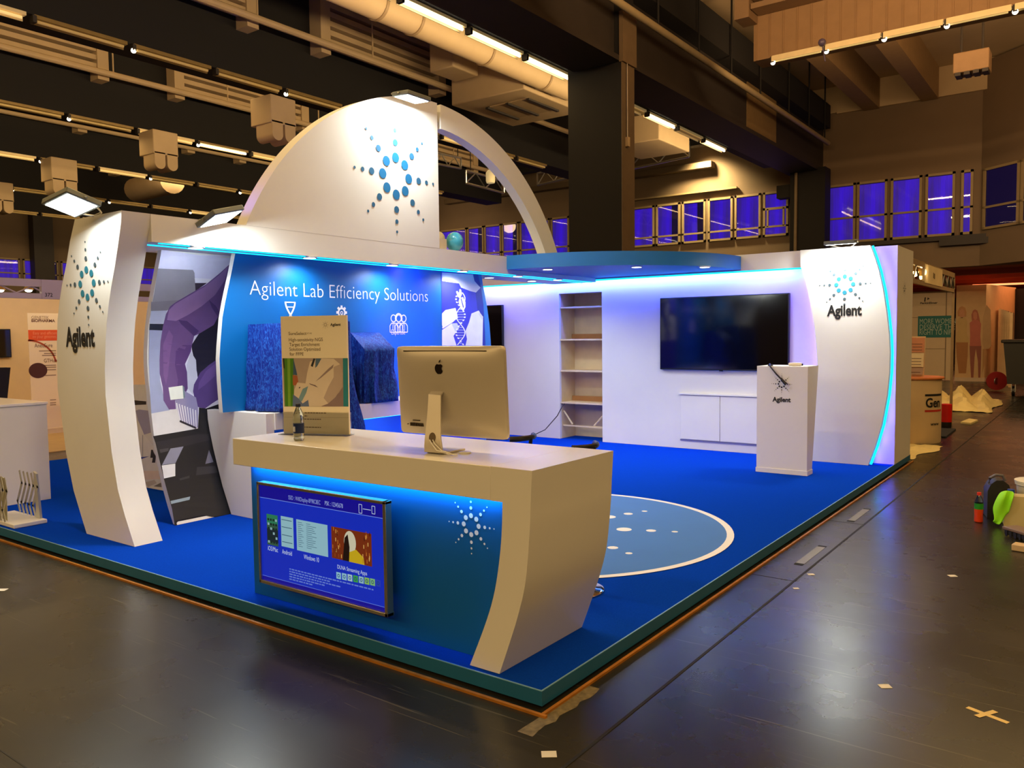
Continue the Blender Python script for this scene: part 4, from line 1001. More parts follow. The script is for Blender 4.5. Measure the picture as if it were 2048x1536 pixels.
hallwall = M('wall_brown', (116, 98, 76), .8, var=.08, scale=.6)
ceilm = M('ceiling_beige', (186, 165, 130), .85, var=.06, scale=1)
dark = M('beam_black', (14, 12, 11), .8, var=.1, scale=2)
darkbrown = M('steel_dark_brown', (44, 38, 33), .6, var=.1, scale=2)
beige = M('duct_beige', (188, 164, 126), .7, var=.05, scale=2)
m = MB(); m.box(-40, 12, -18, 26, 9.3, 9.5); struct(m.build('ceiling', ceilm), 'beige hall ceiling high above the dark beams', 'ceiling')
m = MB(); m.box(-40, 12, 24.0, 24.3, 3.5, 8.5); m.box(-40, -5.2, 24.0, 24.3, 0, 3.5); struct(m.build('wall_back', hallwall), 'brown upper wall across the far end of the hall', 'wall')
m = MB(); m.box(-5.0, 12, 23.9, 24.3, 8.45, 9.3); m.box(-40, -5.0, 23.95, 24.3, 8.5, 9.3); struct(m.build('trim_3', ceilm), 'beige band along the top of the far wall', 'wall band')
m = MB(); m.box(-40.2, -40, -18, 48, 0, 9.3); struct(m.build('wall_left', hallwall), 'brown wall far to the left', 'wall')
m = MB(); m.box(12, 12.2, -18, 48, 0, 9.3); struct(m.build('wall_right', hallwall))
m = MB(); m.box(-40, 12, -18.2, -18, 0, 9.3); struct(m.build('wall_front', hallwall))
# mezzanine underside, dark curtain
redc = M('underside_red_lit', (196, 92, 56), .8, var=.10, scale=1)  # red light under the gallery is put into this base colour
m = MB(); m.box(-14, 12, 24.3, 48, 3.5, 3.7)
for i in range(9): m.box(-14, 12, 25.5+i*2.4, 25.75+i*2.4, 3.34, 3.5)
struct(m.build('ceiling', redc), 'red lit ribbed low ceiling under the gallery at the right', 'ceiling')
m = MB(); m.box(-14, 12, 47.8, 48, 0, 3.7); struct(m.build('wall_rear', hallwall))
cur = thing('blackout_curtain', 'black curtain closing off the space behind the bin at the far right', 'curtain', (4, 30, 0))
vs = []; n = 120
for z in (0, 3.05):
    for i in range(n+1): vs.append((-1.05+i*.1, 30+.05*math.sin(i*1.9)+.03*math.sin(i*.7), z))
m = MB(); m.add(vs, [(i, i+1, n+2+i, n+1+i) for i in range(n)]); m.build('cloth', M('curtain_black', (16, 14, 14), .9), cur, ang=80)
area('under_gallery_light', (-1, 33, 3.2), 6, 10, 420, (1, .36, .14)); area('under_gallery_light', (2.5, 27.5, 3.25), 5, .3, 30, (1, .5, .22))
area('under_gallery_light', (-.6, 27.0, 3.3), 2, .4, 8, (1, .62, .3))
tubm = M('amber_tube', (255, 200, 150), .4, var=0, em=(255, 150, 90), es=2.2)
for i, (u, v, ln, y) in enumerate(((1915, 546, 1.9, 26.5), (1938, 557, 2.2, 29), (1945, 571, 2.4, 32.5))):
    c = PY(u, v, y)
    o = thing('gallery_tube', ['slim amber tube under the red gallery ceiling, nearest the hall', 'slim amber tube under the red gallery ceiling, middle of three', 'slim amber tube under the red gallery ceiling, farthest back'][i], 'light', c, 'amber tubes under the gallery')
    m = MB(); m.cyl((c.x, y, c.z), (c.x+ln, y, c.z), .035, n=8); m.build('tube', tubm, o)
    m = MB(); m.box(c.x-.05, c.x+ln+.05, y-.03, y+.03, c.z+.035, 3.34 if c.z < 3.3 else c.z+.08); m.build('batten', redc, o)
# ================================================================ windows
frm = M('window_frame', (150, 132, 96), .6, var=.05)
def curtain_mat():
    m = bpy.data.materials.new('curtain_blue_glow'); m.use_nodes = True; nt = m.node_tree; N = nt.nodes; b = N['Principled BSDF']; K = nt.links.new
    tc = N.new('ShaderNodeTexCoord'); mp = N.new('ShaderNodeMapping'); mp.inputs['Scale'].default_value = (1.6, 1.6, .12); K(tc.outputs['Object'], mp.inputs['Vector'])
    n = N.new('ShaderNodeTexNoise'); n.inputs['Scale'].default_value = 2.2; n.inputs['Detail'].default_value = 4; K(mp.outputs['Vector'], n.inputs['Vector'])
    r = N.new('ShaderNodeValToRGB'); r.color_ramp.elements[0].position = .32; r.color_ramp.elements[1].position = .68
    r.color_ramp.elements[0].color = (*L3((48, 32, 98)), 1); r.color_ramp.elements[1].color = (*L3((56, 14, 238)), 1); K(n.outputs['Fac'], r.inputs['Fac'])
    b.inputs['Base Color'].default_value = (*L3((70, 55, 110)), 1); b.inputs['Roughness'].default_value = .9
    K(r.outputs['Color'], b.inputs['Emission Color']); b.inputs['Emission Strength'].default_value = .62  # emission stands in for blue light falling on the curtain folds
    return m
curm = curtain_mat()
def glass_mat():
    m = bpy.data.materials.new('window_glass'); m.use_nodes = True; nt = m.node_tree; N = nt.nodes; K = nt.links.new
    N.remove(N['Principled BSDF']); t = N.new('ShaderNodeBsdfTransparent'); g = N.new('ShaderNodeBsdfGlossy'); g.inputs['Roughness'].default_value = .02
    f = N.new('ShaderNodeFresnel'); f.inputs['IOR'].default_value = 1.5; x = N.new('ShaderNodeMixShader')
    K(f.outputs[0], x.inputs[0]); K(t.outputs[0], x.inputs[1]); K(g.outputs[0], x.inputs[2]); K(x.outputs[0], N['Material Output'].inputs[0]); return m
glm = glass_mat()
WN = [0]
def window(F, w, h, tr, gap=False, sub=False, wave=0, curtain=True):
    """F origin at the lower left corner on the wall face, N toward the hall"""
    WN[0] += 1
    o = bpy.data.objects.new('window_%d' % WN[0], None); COL.objects.link(o); o.location = F.O; o['kind'] = 'structure'
    m = MB(); t = .07
    for a in ((0, t, 0, h), (w-t, w, 0, h), (0, w, 0, t), (0, w, h-t, h), (0, w, tr-.03, tr+.03)): m.fbox(F, *a, .0, .06)
    if sub: m.fbox(F, 0, w, h*.62-.04, h*.62+.04, 0, .06); m.fbox(F, .12, .18, tr, h*.62, 0, .06); m.fbox(F, w-.18, w-.12, tr, h*.62, 0, .06)
    m.build('window_frame', frm, o)
    m = MB(); m.poly([F(t, t, .02), F(w-t, t, .02), F(w-t, h-t, .02), F(t, h-t, .02)]); m.build('pane', glm, o)
    m = MB(); m.fbox(F, t*.5, w-t*.5, t*.5, h-t*.5, .001, .003); m.build('room_backdrop', M('room_dim_glow', (30, 24, 60), .8, em=(26, 16, 70), es=.35), o)  # flat plate, weak violet emission stands in for light inside the room
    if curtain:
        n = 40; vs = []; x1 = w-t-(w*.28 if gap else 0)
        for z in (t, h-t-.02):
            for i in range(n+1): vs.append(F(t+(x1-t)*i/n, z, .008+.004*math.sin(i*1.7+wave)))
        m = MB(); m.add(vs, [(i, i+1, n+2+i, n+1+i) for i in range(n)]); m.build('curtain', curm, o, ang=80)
YF = 23.99
def xw(u, v=460): return PY(u, v, YF).x
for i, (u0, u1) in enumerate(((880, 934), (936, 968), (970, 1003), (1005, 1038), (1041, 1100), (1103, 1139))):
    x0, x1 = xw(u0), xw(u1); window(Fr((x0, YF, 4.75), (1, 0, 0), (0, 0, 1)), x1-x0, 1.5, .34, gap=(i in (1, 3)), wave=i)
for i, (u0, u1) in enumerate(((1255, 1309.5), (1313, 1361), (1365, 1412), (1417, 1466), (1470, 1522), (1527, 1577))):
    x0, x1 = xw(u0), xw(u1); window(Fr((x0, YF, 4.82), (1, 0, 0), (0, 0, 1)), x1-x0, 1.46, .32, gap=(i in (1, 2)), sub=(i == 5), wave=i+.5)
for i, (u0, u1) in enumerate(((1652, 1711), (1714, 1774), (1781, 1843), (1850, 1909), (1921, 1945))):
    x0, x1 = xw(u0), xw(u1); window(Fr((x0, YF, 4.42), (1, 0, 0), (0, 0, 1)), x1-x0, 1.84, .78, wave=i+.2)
# angled bay at the right
b0, b1 = Vector((-1.02, 23.98, 4.5)), Vector((1.9, 21.6, 4.5)); d = (b1-b0).normalized()
m = MB(); m.prism([b0-Vector((0, 0, 1.0)), b1-Vector((0, 0, 1.0)), Vector((12, 21.6, 3.5)), Vector((12, 23.98, 3.5)), ], (0, 0, 5.75)); struct(m.build('wall_bay', hallwall), 'angled bay of the upper gallery at the right edge', 'wall')
nrm = Vector((d.y, -d.x, 0))
for i in range(2):
    window(Fr(b0+d*(.12+1.25*i)+nrm*.01, d, (0, 0, 1)), 1.2, 1.72, .62, curtain=False, wave=i)
# left wall windows
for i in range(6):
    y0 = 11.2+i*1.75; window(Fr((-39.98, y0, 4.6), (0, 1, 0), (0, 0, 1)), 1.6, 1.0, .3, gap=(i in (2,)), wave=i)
m = MB(); m.box(-39.9, -39.4, 15.0, 15.9, 0, 8); tag(m.build('steel_column', darkbrown), 'dark column against the far left wall', 'column')
m = MB(); m.box(-12.4, -8.2, 23.86, 23.98, 6.52, 6.58); tag(m.build('wall_rail', frm), 'thin pale rail above the window strip between the two steel columns', 'rail')
m = MB(); m.box(-2.05, -.3, 23.8, 23.99, 4.12, 4.3); m.box(-6.1, -.6, 23.85, 23.99, 4.28, 4.40); tag(m.build('gallery_ledge', darkbrown), 'dark ledge under the right hand gallery windows', 'ledge')
# ================================================================ steel columns and main beam
c1 = thing('steel_column', 'large black steel column behind the stand, nearest the camera', 'column', (-5.83, 10.7, 0))
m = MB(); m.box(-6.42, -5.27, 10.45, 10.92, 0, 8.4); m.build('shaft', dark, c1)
m = MB(); m.box(-5.27, -5.255, 10.44, 10.92, 0, 6.6); m.box(-5.30, -5.22, 10.42, 10.95, 6.6, 7.5); m.build('lit_side', M('column_warm_lit', (104, 86, 62), .6, var=.06), c1)  # brown colour stands in for warm hall light on the column side
m = MB(); m.tube([(-5.235, 10.6, 7.5), (-5.235, 10.6, 5.25)], .012, 6); m.build('hoist_chain', steel, c1)
m = MB(); m.box(-5.255, -5.20, 10.56, 10.64, 5.1, 5.27); m.build('chain_bag', beige, c1)
c2 = thing('steel_column', 'dark steel column against the far wall under the end of the main beam', 'column', (-5.6, 23.3, 0))
m = MB(); m.box(-6.14, -5.08, 23.0, 23.6, 0, 6.7); m.build('shaft', dark, c2)
m = MB(); m.cyl((-5.95, 22.96, 3), (-5.95, 22.96, 6.6), .05); m.build('rain_pipe', M('pipe_brown', (112, 96, 70), .5), c2)
m = MB(); m.box(-6.6, -6.14, 23.1, 23.5, 5.9, 6.3); m.build('bracket', dark, c2)
mb = thing('main_beam', 'heavy dark steel beam running from the near column to the far one', 'beam', (-5.6, 10, 6.6))
m = MB(); m.box(-6.3, -5.30, -18, 24, 6.62, 6.72); m.box(-6.25, -5.42, -18, 24, 6.72, 8.5); m.box(-6.3, -5.30, -18, 24, 8.5, 8.6); m.build('girder', darkbrown, mb)
m = MB(); m.box(-5.42, -5.05, -18, 23.4, 7.9, 8.6); m.build('upper_plate', dark, mb)
m = MB(); m.box(-5.42, -5.40, 17.2, 19.4, 6.75, 7.9); m.build('patch_plate', M('patch_brown', (120, 98, 62), .6), mb)
pp = thing('overhead_pipe', 'long pipe hung along the right side of the main beam', 'pipe', (-5.0, 10, 7.4))
m = MB(); m.cyl((-5.0, -2, 7.42), (-5.0, 23, 7.38), .07); m.build('pipe', M('pipe_olive', (150, 134, 100), .5), pp)
for y in (9.2, 11.4, 13.3, 15.1, 17.0, 19.2, 21.0, 22.6):
    m = MB(); m.cyl((-5.0, y, 7.42), (-5.0, y, 9.3), .022, n=6); m.build('hanger_rod', dark, pp)
# ================================================================ left bay: beams, pipes, louvre racks, tube lights
TX = [-6.54, -11.74, -17.07, -22.16, -27.4, -32.5]
for i, x in enumerate(TX):
    m = MB(); m.box(*((-6.80, -6.33) if i == 0 else (x-.75, x-.02)), -18, 22.5, 6.78, 9.3)
    tag(m.build('ceiling_beam', dark), f'black deep ceiling beam, {ORD[i]} one left of the main beam', 'beam', 'black ceiling beams')
    if i == 0: continue
    o = thing('ceiling_pipe', f'beige pipe along the face of the {ORD[i]} black ceiling beam', 'pipe', (x+.55, 5, 7.72), 'pipes on the ceiling beams')
    m = MB(); m.cyl((x+.55, -16, 7.72), (x+.55, 22, 7.72), .07, n=10); m.build('pipe', beige, o)
    for y in range(-5, 22, 3): m = MB(); m.cyl((x+.55, y, 7.72), (x+.55, y, 9.3), .018, n=6); m.build('drop_rod', beige, o)
    for j, (y0, y1) in enumerate({1: ((-6, 7.05), (8.86, 12.56)), 2: ((-5, 6.88), (8.78, 12.7), (15, 20.5)), 3: ((-4, 6.5), (8.86, 12.28), (14.2, 19))}.get(i, ((-3, 4.4), (6.6, 12.6), (14.6, 20.5)))):
        r = thing('louvre_rack', f'beige ribbed cable rack on the {ORD[i]} ceiling beam, {["near", "middle", "far"][j]} section', 'cable rack', (x+.1, y0, 7.9), 'ribbed racks on the ceiling beams')
        m = MB()
        for k in range(5): m.box(x+.02, x+.30, y0, y1, 7.86+k*.19, 7.97+k*.19)
        m.build('rib_bars', beige, r)
        for y in (y0, y1):
            m = MB(); m.box(x-.015, x+.34, y-.13, y+.13, 7.62, 8.9); m.build('end_post', beige, r)
refl = M('reflector_gold_glow', (150, 126, 78), .3, metal=.5, var=.1, em=(255, 190, 90), es=.03)  # faint emission imitates tube light caught by the reflector
reflb = M('reflector_bright_glow', (230, 205, 150), .3, metal=.3, var=.05, em=(255, 214, 140), es=.15)  # stronger painted glow for reflectors of the brighter tubes
tub_hi = M('tube_bright', (255, 245, 225), .3, var=0, em=(255, 238, 200), es=7)
tub_mid = M('tube_warm', (255, 235, 190), .3, var=0, em=(255, 210, 120), es=.6)
tub_dim = M('tube_dim', (205, 185, 130), .3, var=0, em=(255, 190, 90), es=.10)
spotm = M('end_glint_bright', (255, 250, 235), .3, var=0, em=(255, 238, 205), es=9)  # glowing ball added for the bright spot where a reflector catches light
def tubelight(x, y0, ln, z, tm, rm, label, group, ax='y', bright=True):
    o = thing('tube_light', label, 'light', (x, y0, z), group)
    def bx(m, a0, a1, b0, b1, c0, c1):
        if ax == 'y': m.box(x+b0, x+b1, y0+a0, y0+a1, z+c0, z+c1)
        else: m.box(x+a0, x+a1, y0+b0, y0+b1, z+c0, z+c1)
    def cy(m, a0, a1, c0, r):
        if ax == 'y': m.cyl((x, y0+a0, z+c0), (x, y0+a1, z+c0), r, n=8)
        else: m.cyl((x+a0, y0, z+c0), (x+a1, y0, z+c0), r, n=8)
    m = MB(); bx(m, 0, ln, -.05, .05, .03, .085); bx(m, 0, ln, -.10, -.085, -.03, .06); m.build('reflector', rm, o)
    m = MB(); cy(m, .05, ln-.05, -.005, .026); m.build('tube', tm, o)
    m = MB(); bx(m, -.03, .03, -.06, .06, -.04, .07); m.build('end_cap', darkbrown, o)
    if bright:
        m = MB(); m.ball((x, y0, z-.03) if ax == 'x' else (x+.02, y0-.0, z-.03), .045, .045, .045, 8, 6); m.build('end_glint', spotm, o)
    return o
rows = [(0, 4.6, [(1.55, i) for i in range(9)]), (1, 1.6, 10), (2, 3.0, 10), (3, 4.6, 10), (4, 6.0, 9), (5, 7.5, 8)]
for i, (ri, y0, k) in enumerate(rows):
    n = 9 if ri == 0 else k
    for j in range(n):
        hi = ri == 0
        y = y0+j*1.62
        br = (j % 2 == 0) if not hi else False
        tm = (tub_hi if j not in (5, 7) else tub_dim) if hi else (tub_mid if (j*5+ri*3) % 7 in (0, 3) else tub_dim)
        if ri == 2 and j == 4: tm = tub_hi
        tubelight(TX[ri]-.17 if hi else TX[ri]-.05, y, 1.5, 6.70, tm, reflb if (hi or tm is tub_mid) else refl,
                  f'{"bright" if tm is tub_hi else "dim golden"} tube light under the {ORD[ri]} black ceiling beam, {ORD[j]} fitting from the near end', f'tube lights under the {ORD[ri]} ceiling beam', 'y', br)
# ---- near coffer: duct, boxes, cross beams
dct = thing('round_duct', 'wide beige round air duct hung between the first two black ceiling beams', 'duct', (-7.6, 9, 7.6))
c = PX(700, 30, -8.0)
m = MB(); m.cyl((-8.4, -16, 7.43), (-8.4, 13.6, 7.45), .28, n=24); m.build('duct_tube', beige, dct)
for y in (5.5, 7.4, 8.3, 10.4, 12.5): 
    m = MB(); m.cyl((-8.4, y-.03, 7.44), (-8.4, y+.03, 7.44), .292, n=24); m.build('duct_collar', M('collar_tan', (150, 126, 92), .6), dct)
for j, y in enumerate((4.2, 7.0, 9.6, 12.6, 16)):
    m = MB(); m.box(-11.7, -7.3, y, y+.35, 8.75, 9.3); tag(m.build('cross_beam', darkbrown), f'dark cross beam in the beige ceiling between the first two long beams, {ORD[j]} from the near end', 'beam', 'cross beams of the near ceiling bay')
ac = thing('air_unit', 'large beige boxed air unit hung above the arch beside the near column', 'air unit', (-9.5, 13.5, 6.9))
m = MB(); m.box(-10.9, -8.75, 12.3, 14.8, 7.2, 8.7); m.build('casing', beige, ac, bevel=.03)
m = MB(); m.box(-10.6, -10.5, 12.5, 12.6, 8.7, 9.3); m.build('hanger', darkbrown, ac)
m = MB(); m.box(-8.95, -8.85, 12.5, 12.6, 8.7, 9.3); m.build('hanger', darkbrown, ac)
m = MB(); m.box(-10.2, -9.1, 12.9, 14.1, 7.17, 7.2)
m.build('grille', M('grille_tan', (170, 146, 108), .7), ac); 
m = MB()
for a_ in (-10.25, -9.65, -9.05): m.box(a_-.04, a_+.04, 12.85, 14.15, 7.13, 7.17)
m.build('grille_bar', darkbrown, ac)
ac = thing('air_unit', 'beige box on the ceiling beside the round duct', 'air unit', (-10.2, 9.6, 7.6))
m = MB(); m.box(-10.6, -9.9, 11.2, 12.1, 7.65, 9.29); m.build('casing', beige, ac, bevel=.03)
ac = thing('air_unit', 'beige hung box seen under the lit tubes right of the near column', 'air unit', (-8.5, 19.5, 6.9))
m = MB(); m.box(-9.6, -8.0, 17.6, 19.6, 6.95, 7.7); m.build('casing', beige, ac, bevel=.03)
for xx in (-9.4, -8.2): m = MB(); m.cyl((xx, 18.6, 7.7), (xx, 18.6, 9.3), .03, n=6); m.build('hanger_rod', darkbrown, ac)
# jet nozzle boxes
def nozzle(x, u, v, label, sc=1.0):
    p = PX(u, v, x+.5); o = thing('jet_nozzle_box', label, 'air outlet', (x+.5, p.y, p.z), 'jet nozzle boxes on the ceiling beams')
    w = .52*sc; m = MB(); m.box(x-.02, x+.62, p.y-w, p.y+w, p.z-.05, p.z+.85*sc); m.build('housing', beige, o, bevel=.02)
    for s in (-1, 1):
        m = MB(); yc = p.y+s*w*.5; r = w*.42
        pts = [(x+.12, yc-r, p.z+.0)]+[(x+.12, yc-r*math.cos(t*math.pi/14), p.z-.42*sc-r*math.sin(t*math.pi/14)) for t in range(15)]+[(x+.12, yc+r, p.z)]
        m.prism(pts, (.5, 0, 0)); m.build('nozzle', beige, o, ang=50)
nozzle(TX[1], 560, 247, 'beige twin jet nozzle box left of the sail wall', .58)
nozzle(TX[2], 327, 308, 'beige twin jet nozzle box on the third ceiling beam', .62)
nozzle(TX[3], 126, 360, 'beige twin jet nozzle box on the fourth ceiling beam', .68)
nozzle(TX[4], 2, 400, 'beige twin jet nozzle box at the left edge of the view', .66)
dl = thing('slanted_duct', 'short beige round duct slanting between two left ceiling beams', 'duct', (-26, 13, 6.6))
a_, b_ = PX(272, 380, TX[4]+.7), PX(345, 362, TX[3]-1.4); m = MB(); m.cyl(a_, b_, .42, n=18); m.build('duct_tube', beige, dl)
m = MB(); c = (a_+b_)/2; m.cyl(c, (c.x, c.y, 9.3), .03, n=6); m.build('hanger_rod', darkbrown, dl)
# lattice trusses hanging under the ceiling
def truss(a, b, label, h=.45):
    o = thing('lattice_truss', label, 'truss', a, 'hanging lattice trusses'); a = Vector(a); b = Vector(b); up = Vector((0, 0, h))
    m = MB(); m.cyl(a, b, .035, n=6); m.cyl(a+up, b+up, .035, n=6); m.build('chord', steel, o)
    n = max(4, int((b-a).length/.45)); m = MB()
    for i in range(n):
        p, q_ = a.lerp(b, i/n), a.lerp(b, (i+1)/n)
        m.cyl(p+(up if i % 2 else up*0), q_+(up*0 if i % 2 else up), .022, n=5)
    for t in (.12, .88):
        hm = MB(); q0 = a.lerp(b, t)+up; hm.cyl(q0, (q0.x, q0.y, 9.3), .015, n=5); hm.build('hanger_rod', dark, o)
    m.cyl(a, a+up, .03, n=5); m.cyl(b, b+up, .03, n=5); m.build('lattice', steel, o)
truss(PY(1150, 362, 20), PY(1378, 313, 20), 'silver lattice truss hung right of the near column and passing behind it')
truss(PX(932, 366, -14.5), PX(1008, 386, -14.5), 'silver lattice truss seen through the arch', .4)
truss(PX(870, 327, -15.5), PX(922, 337, -15.5), 'silver lattice truss just right of the sail wall edge', .35)
truss(PY(1075, 370, 22), PY(1142, 354, 22), 'silver lattice truss between the arch and the near column', .42)
m = MB(); c = PX(981, 354, -13); m.lathe([(.12, -.18), (.14, -.12), (.14, .12), (.08, .2), (.012, .22), (.012, 9.3-c.z)], c, 16); tag(m.build('pendant_lamp', M('pendant_cream', (240, 225, 180), .4, em=(255, 225, 160), es=.35)), 'small cream pendant lamp seen through the arch', 'lamp')
# far cross beams
m = MB(); m.box(-39.9, -6.35, 22.6, 22.95, 7.85, 8.6); tag(m.build('cross_girder', dark), 'dark girder crossing the hall just before the far wall, left of the main beam', 'beam')
m = MB(); m.box(-21, -9.0, 23.6, 23.95, 7.30, 7.5); tag(m.build('wall_duct', M('duct_brown', (96, 80, 58), .7)), 'brown duct along the top of the far wall', 'duct')
# ================================================================ right bay ceiling
m = MB(); m.box(-3.7, 12, 12.9, 13.4, 6.92, 9.3)
for i in range(60): m.box(-3.65+i*.26, -3.63+i*.26, 12.885, 12.9, 6.92, 8.4)
tag(m.build('box_beam', M('cladding_brown', (150, 118, 82), .8, var=.05)), 'clad beige cross beam over the right part of the hall', 'beam')
for i in range(5): 
    pass
r = thing('louvre_rack', 'ribbed brown rack along the top of the clad cross beam at the right', 'cable rack', (0, 12.6, 8.5))
m = MB(); [m.box(-3.6, 11.9, 12.45, 12.88, 7.75+k*.19, 7.85+k*.19) for k in range(6)]; m.build('rib_bars', M('rack_brown', (140, 112, 80), .7), r)
m = MB(); m.box(-3.9, -3.62, 12.4, 12.88, 7.6, 9.28); m.build('end_post', MATS['rack_brown'], r)
for j in range(6): tubelight(-3.27+j*.98*1.0, 12.75, .93, 6.80, tub_mid if j < 4 else tub_dim, reflb, f'slim tube light along the clad cross beam at the right, {ORD[j]} from the left', 'tube lights at the right', 'x', True)
for j, x in enumerate((-4.2, -2.6)):
    m = MB(); m.box(x, x+.45, 13.4, 23.9, 8.4, 9.3); tag(m.build('ceiling_rib', M('rib_tan', (150, 122, 84), .8)), f'tan ceiling rib behind the clad cross beam, {["left", "right"][j]} one', 'beam')
hb = thing('fan_heater_box', 'brown fan heater box hung below the ceiling at the upper right', 'heater', (0, 18, 7.4))
c = PY(1940, 122, 17); m = MB(); m.box(c.x-.32, c.x+.35, 17, 17.5, c.z-.2, c.z+.22); m.build('casing', MATS['rack_brown'], hb, bevel=.02)
for xx in (-.2, .2): m = MB(); m.cyl((c.x+xx, 17.25, c.z+.2), (c.x+xx, 17.25, 9.3), .025, n=6); m.build('hanger_rod', darkbrown, hb)
m = MB(); [m.box(c.x-.28+i*.17, c.x-.17+i*.17, 16.98, 17.3, c.z-.27, c.z-.2) for i in range(4)]; m.build('outlet', darkbrown, hb)
m = MB(); p = PY(1644, 85, 12.6); m.ball(p, .07, .07, .07, 12, 8); m.cyl(p, (p.x+.06, p.y, p.z-.35), .012); tag(m.build('dome_camera', M('dome_violet', (90, 80, 110), .3)), 'small round dome above the first slim tube at the right', 'camera')
for j, (y, x) in enumerate(((9.6, -2.2), (11.0, -3.4))):
    m = MB(); m.box(-4.9, x+1.8, y, y+.5, 8.6, 9.3); tag(m.build('ceiling_rib', MATS['rib_tan']), ['tan ceiling rib nearest the camera at the top right', 'tan ceiling rib just before the clad cross beam'][j], 'beam')
# loose dark pipes left of the main beam
m = MB(); m.tube([(-6.9, 9, 8.3), (-6.9, 18.3, 8.05), (-6.9, 18.6, 7.7), (-7.2, 20.4, 7.4)], .07, 8); tag(m.build('grey_pipe', M('pipe_grey', (112, 104, 96), .5)), 'grey pipe dropping at its far end, left of the main beam', 'pipe')
# ================================================================ neighbour booth at the left
warmw = M('booth_panel_warm', (226, 204, 168), .6, var=.02)
fasc = M('fascia_lilac', (186, 176, 186), .5, var=.02)
lb = thing('left_booth', 'cream walled exhibition booth with lattice fascia behind the white side counter', 'booth', (-13, 4, 0))
m = MB(); m.box(-14.5, -14.4, -3, 12, 0, 2.5); m.build('rear_wall', warmw, lb)
m = MB(); m.box(-14.4, -11.0, 8.0, 8.1, 0, 2.5); m.build('side_wall', warmw, lb)
m = MB(); m.box(-11.04, -10.98, -3, 2.80, 2.47, 2.58); m.box(-11.04, -10.98, -3, 2.80, 2.29, 2.37)
for i in range(14):
    y = -3+i*.42; m.cyl((-11.01, y, 2.37), (-11.01, y+.21, 2.47), .012, n=5); m.cyl((-11.01, y+.21, 2.47), (-11.01, y+.42, 2.37), .012, n=5)
m.box(-11.04, -10.98, 3.45, 8.0, 2.47, 2.58); m.box(-11.04, -10.98, 3.45, 8.0, 2.29, 2.37); m.build('lattice_fascia', fasc, lb)
m = MB(); m.box(-11.05, -10.97, 2.80, 3.45, 2.29, 2.58); m.build('name_board', fasc, lb)
F = Fr((-10.968, 0, 0), (0, 1, 0), (0, 0, 1)); m = MB(); m.text('372', F, 2.84, 2.325, .11, .055, .002, 0, .012); m.build('lettering', ink, lb)
m = MB(); m.box(-11.05, -10.98, 7.93, 8.0, 0, 2.58); m.box(-14.4, -14.33, 3.2, 3.27, 0, 2.5); m.build('post', fasc, lb)
m = MB(); m.box(-14.5, -10.6, -3, 8.1, .0, .012); m.build('floor_tiles', M('booth_floor', (176, 146, 100), .7), lb)
area('booth_light', (-12.4, 3.5, 2.8), 3, 1.5, 17, (1, .80, .5), (-.3, 0, -1))
for j, (u, v) in enumerate(((57, 577), (0, 577))):
    p = PX(u, v, -11.25); o = thing('spot_lamp', ['small lit spot lamp hanging in the lattice fascia of the left booth', 'small lit spot lamp in the lattice fascia, cut by the left edge of the view'][j], 'lamp', p, 'spot lamps of the left booth')
    m = MB(); m.lathe([(.02, .10), (.03, .05), (.075, -.02)], p, 14); m.build('shade', M('brass', (190, 150, 80), .3, metal=.7), o)
    m = MB(); m.ball((p.x, p.y, p.z-.03), .05, .05, .025, 10, 6); m.build('bulb', lampon, o)
# roll-up banner
XN = -13.2
bnr = thing('rollup_banner', 'cream roll up banner with an orange title block in the left booth', 'banner', (XN, 4.0, 0))
def q(u, v): p = PX(u, v, XN); return (p.y, p.z)
F = Fr((XN, 0, 0), (0, 1, 0), (0, 0, 1))
yl, yr = q(58, 700)[0], q(122, 700)[0]
zt_ = q(60, 626)[1]
m = MB(); m.box(XN-.01, XN, yl, yr, .10, zt_); m.build('print_sheet', M('banner_cream', (238, 220, 192), .6, var=.01), bnr)
m = MB(); m.box(XN-.12, XN+.10, yl-.02, yr+.02, .012, .10); m.build('cassette', alu if False else M('cassette_cream', (215, 195, 165), .4), bnr)
m = MB(); o1, o2 = q(58, 660), q(118, 681); m.fpoly(F, [(yl, o2[1]), (yr, o2[1]), (yr, o1[1]), (yl, o1[1])], .002); m.build('orange_block', M('banner_orange', (226, 84, 30), .6), bnr)
br = M('banner_brown', (96, 48, 30), .6); ltx = M('banner_text', (150, 126, 104), .6)
bm_ = [br, ltx, M('banner_pale', (240, 150, 110), .6), M('banner_arc', (170, 70, 36), .6), M('banner_dot', (74, 34, 26), .6)]
for t_, u0, u1, v, h_, w_, mi, bo_ in (('GENETEK', 63, 98, 638, .055, .002, 1, 0.0), ('BIOPHARMA', 63, 110, 644, .05, .002, 0, .025), ('Easy and efficient', 66, 116, 669, .05, .004, 2, 0.0), ('on your genomes', 65, 112, 676, .05, .004, 2, 0.0), ('AneuSure', 69, 105, 695, .07, .002, 0, 0.0), ('GTHub', 88, 114, 725, .065, .002, 0, 0.0)):
    a = q(u0, v); m = MB(); m.text(t_, F, a[0], a[1], q(u1, v)[0]-a[0], h_, w_, mi, bo_); m.build('lettering', bm_, bnr)
m = MB()
for v, u0 in ((702, 78), (707, 88), (711, 84), (731, 88), (735, 88), (740, 88), (751, 90), (800, 100), (806, 100), (810, 100)):
    a = q(u0, v); b = q(112, v); m.fpoly(F, [(a[0], a[1]-.008), (b[0], a[1]-.008), (b[0], a[1]+.008), (a[0], a[1]+.008)], .002, 1)
m.build('text_lines', bm_, bnr); m = MB()
c = q(58, 733); m.ringp(F, c[0], c[1], .44, .47, .002, 24, 3, .15, 1.57)
m.build('brown_arc', bm_, bnr); m = MB()
c = q(76, 741); m.disc(F, c[0], c[1], .155, .135, .003, 24, 4)
m.build('brown_dot', bm_, bnr)
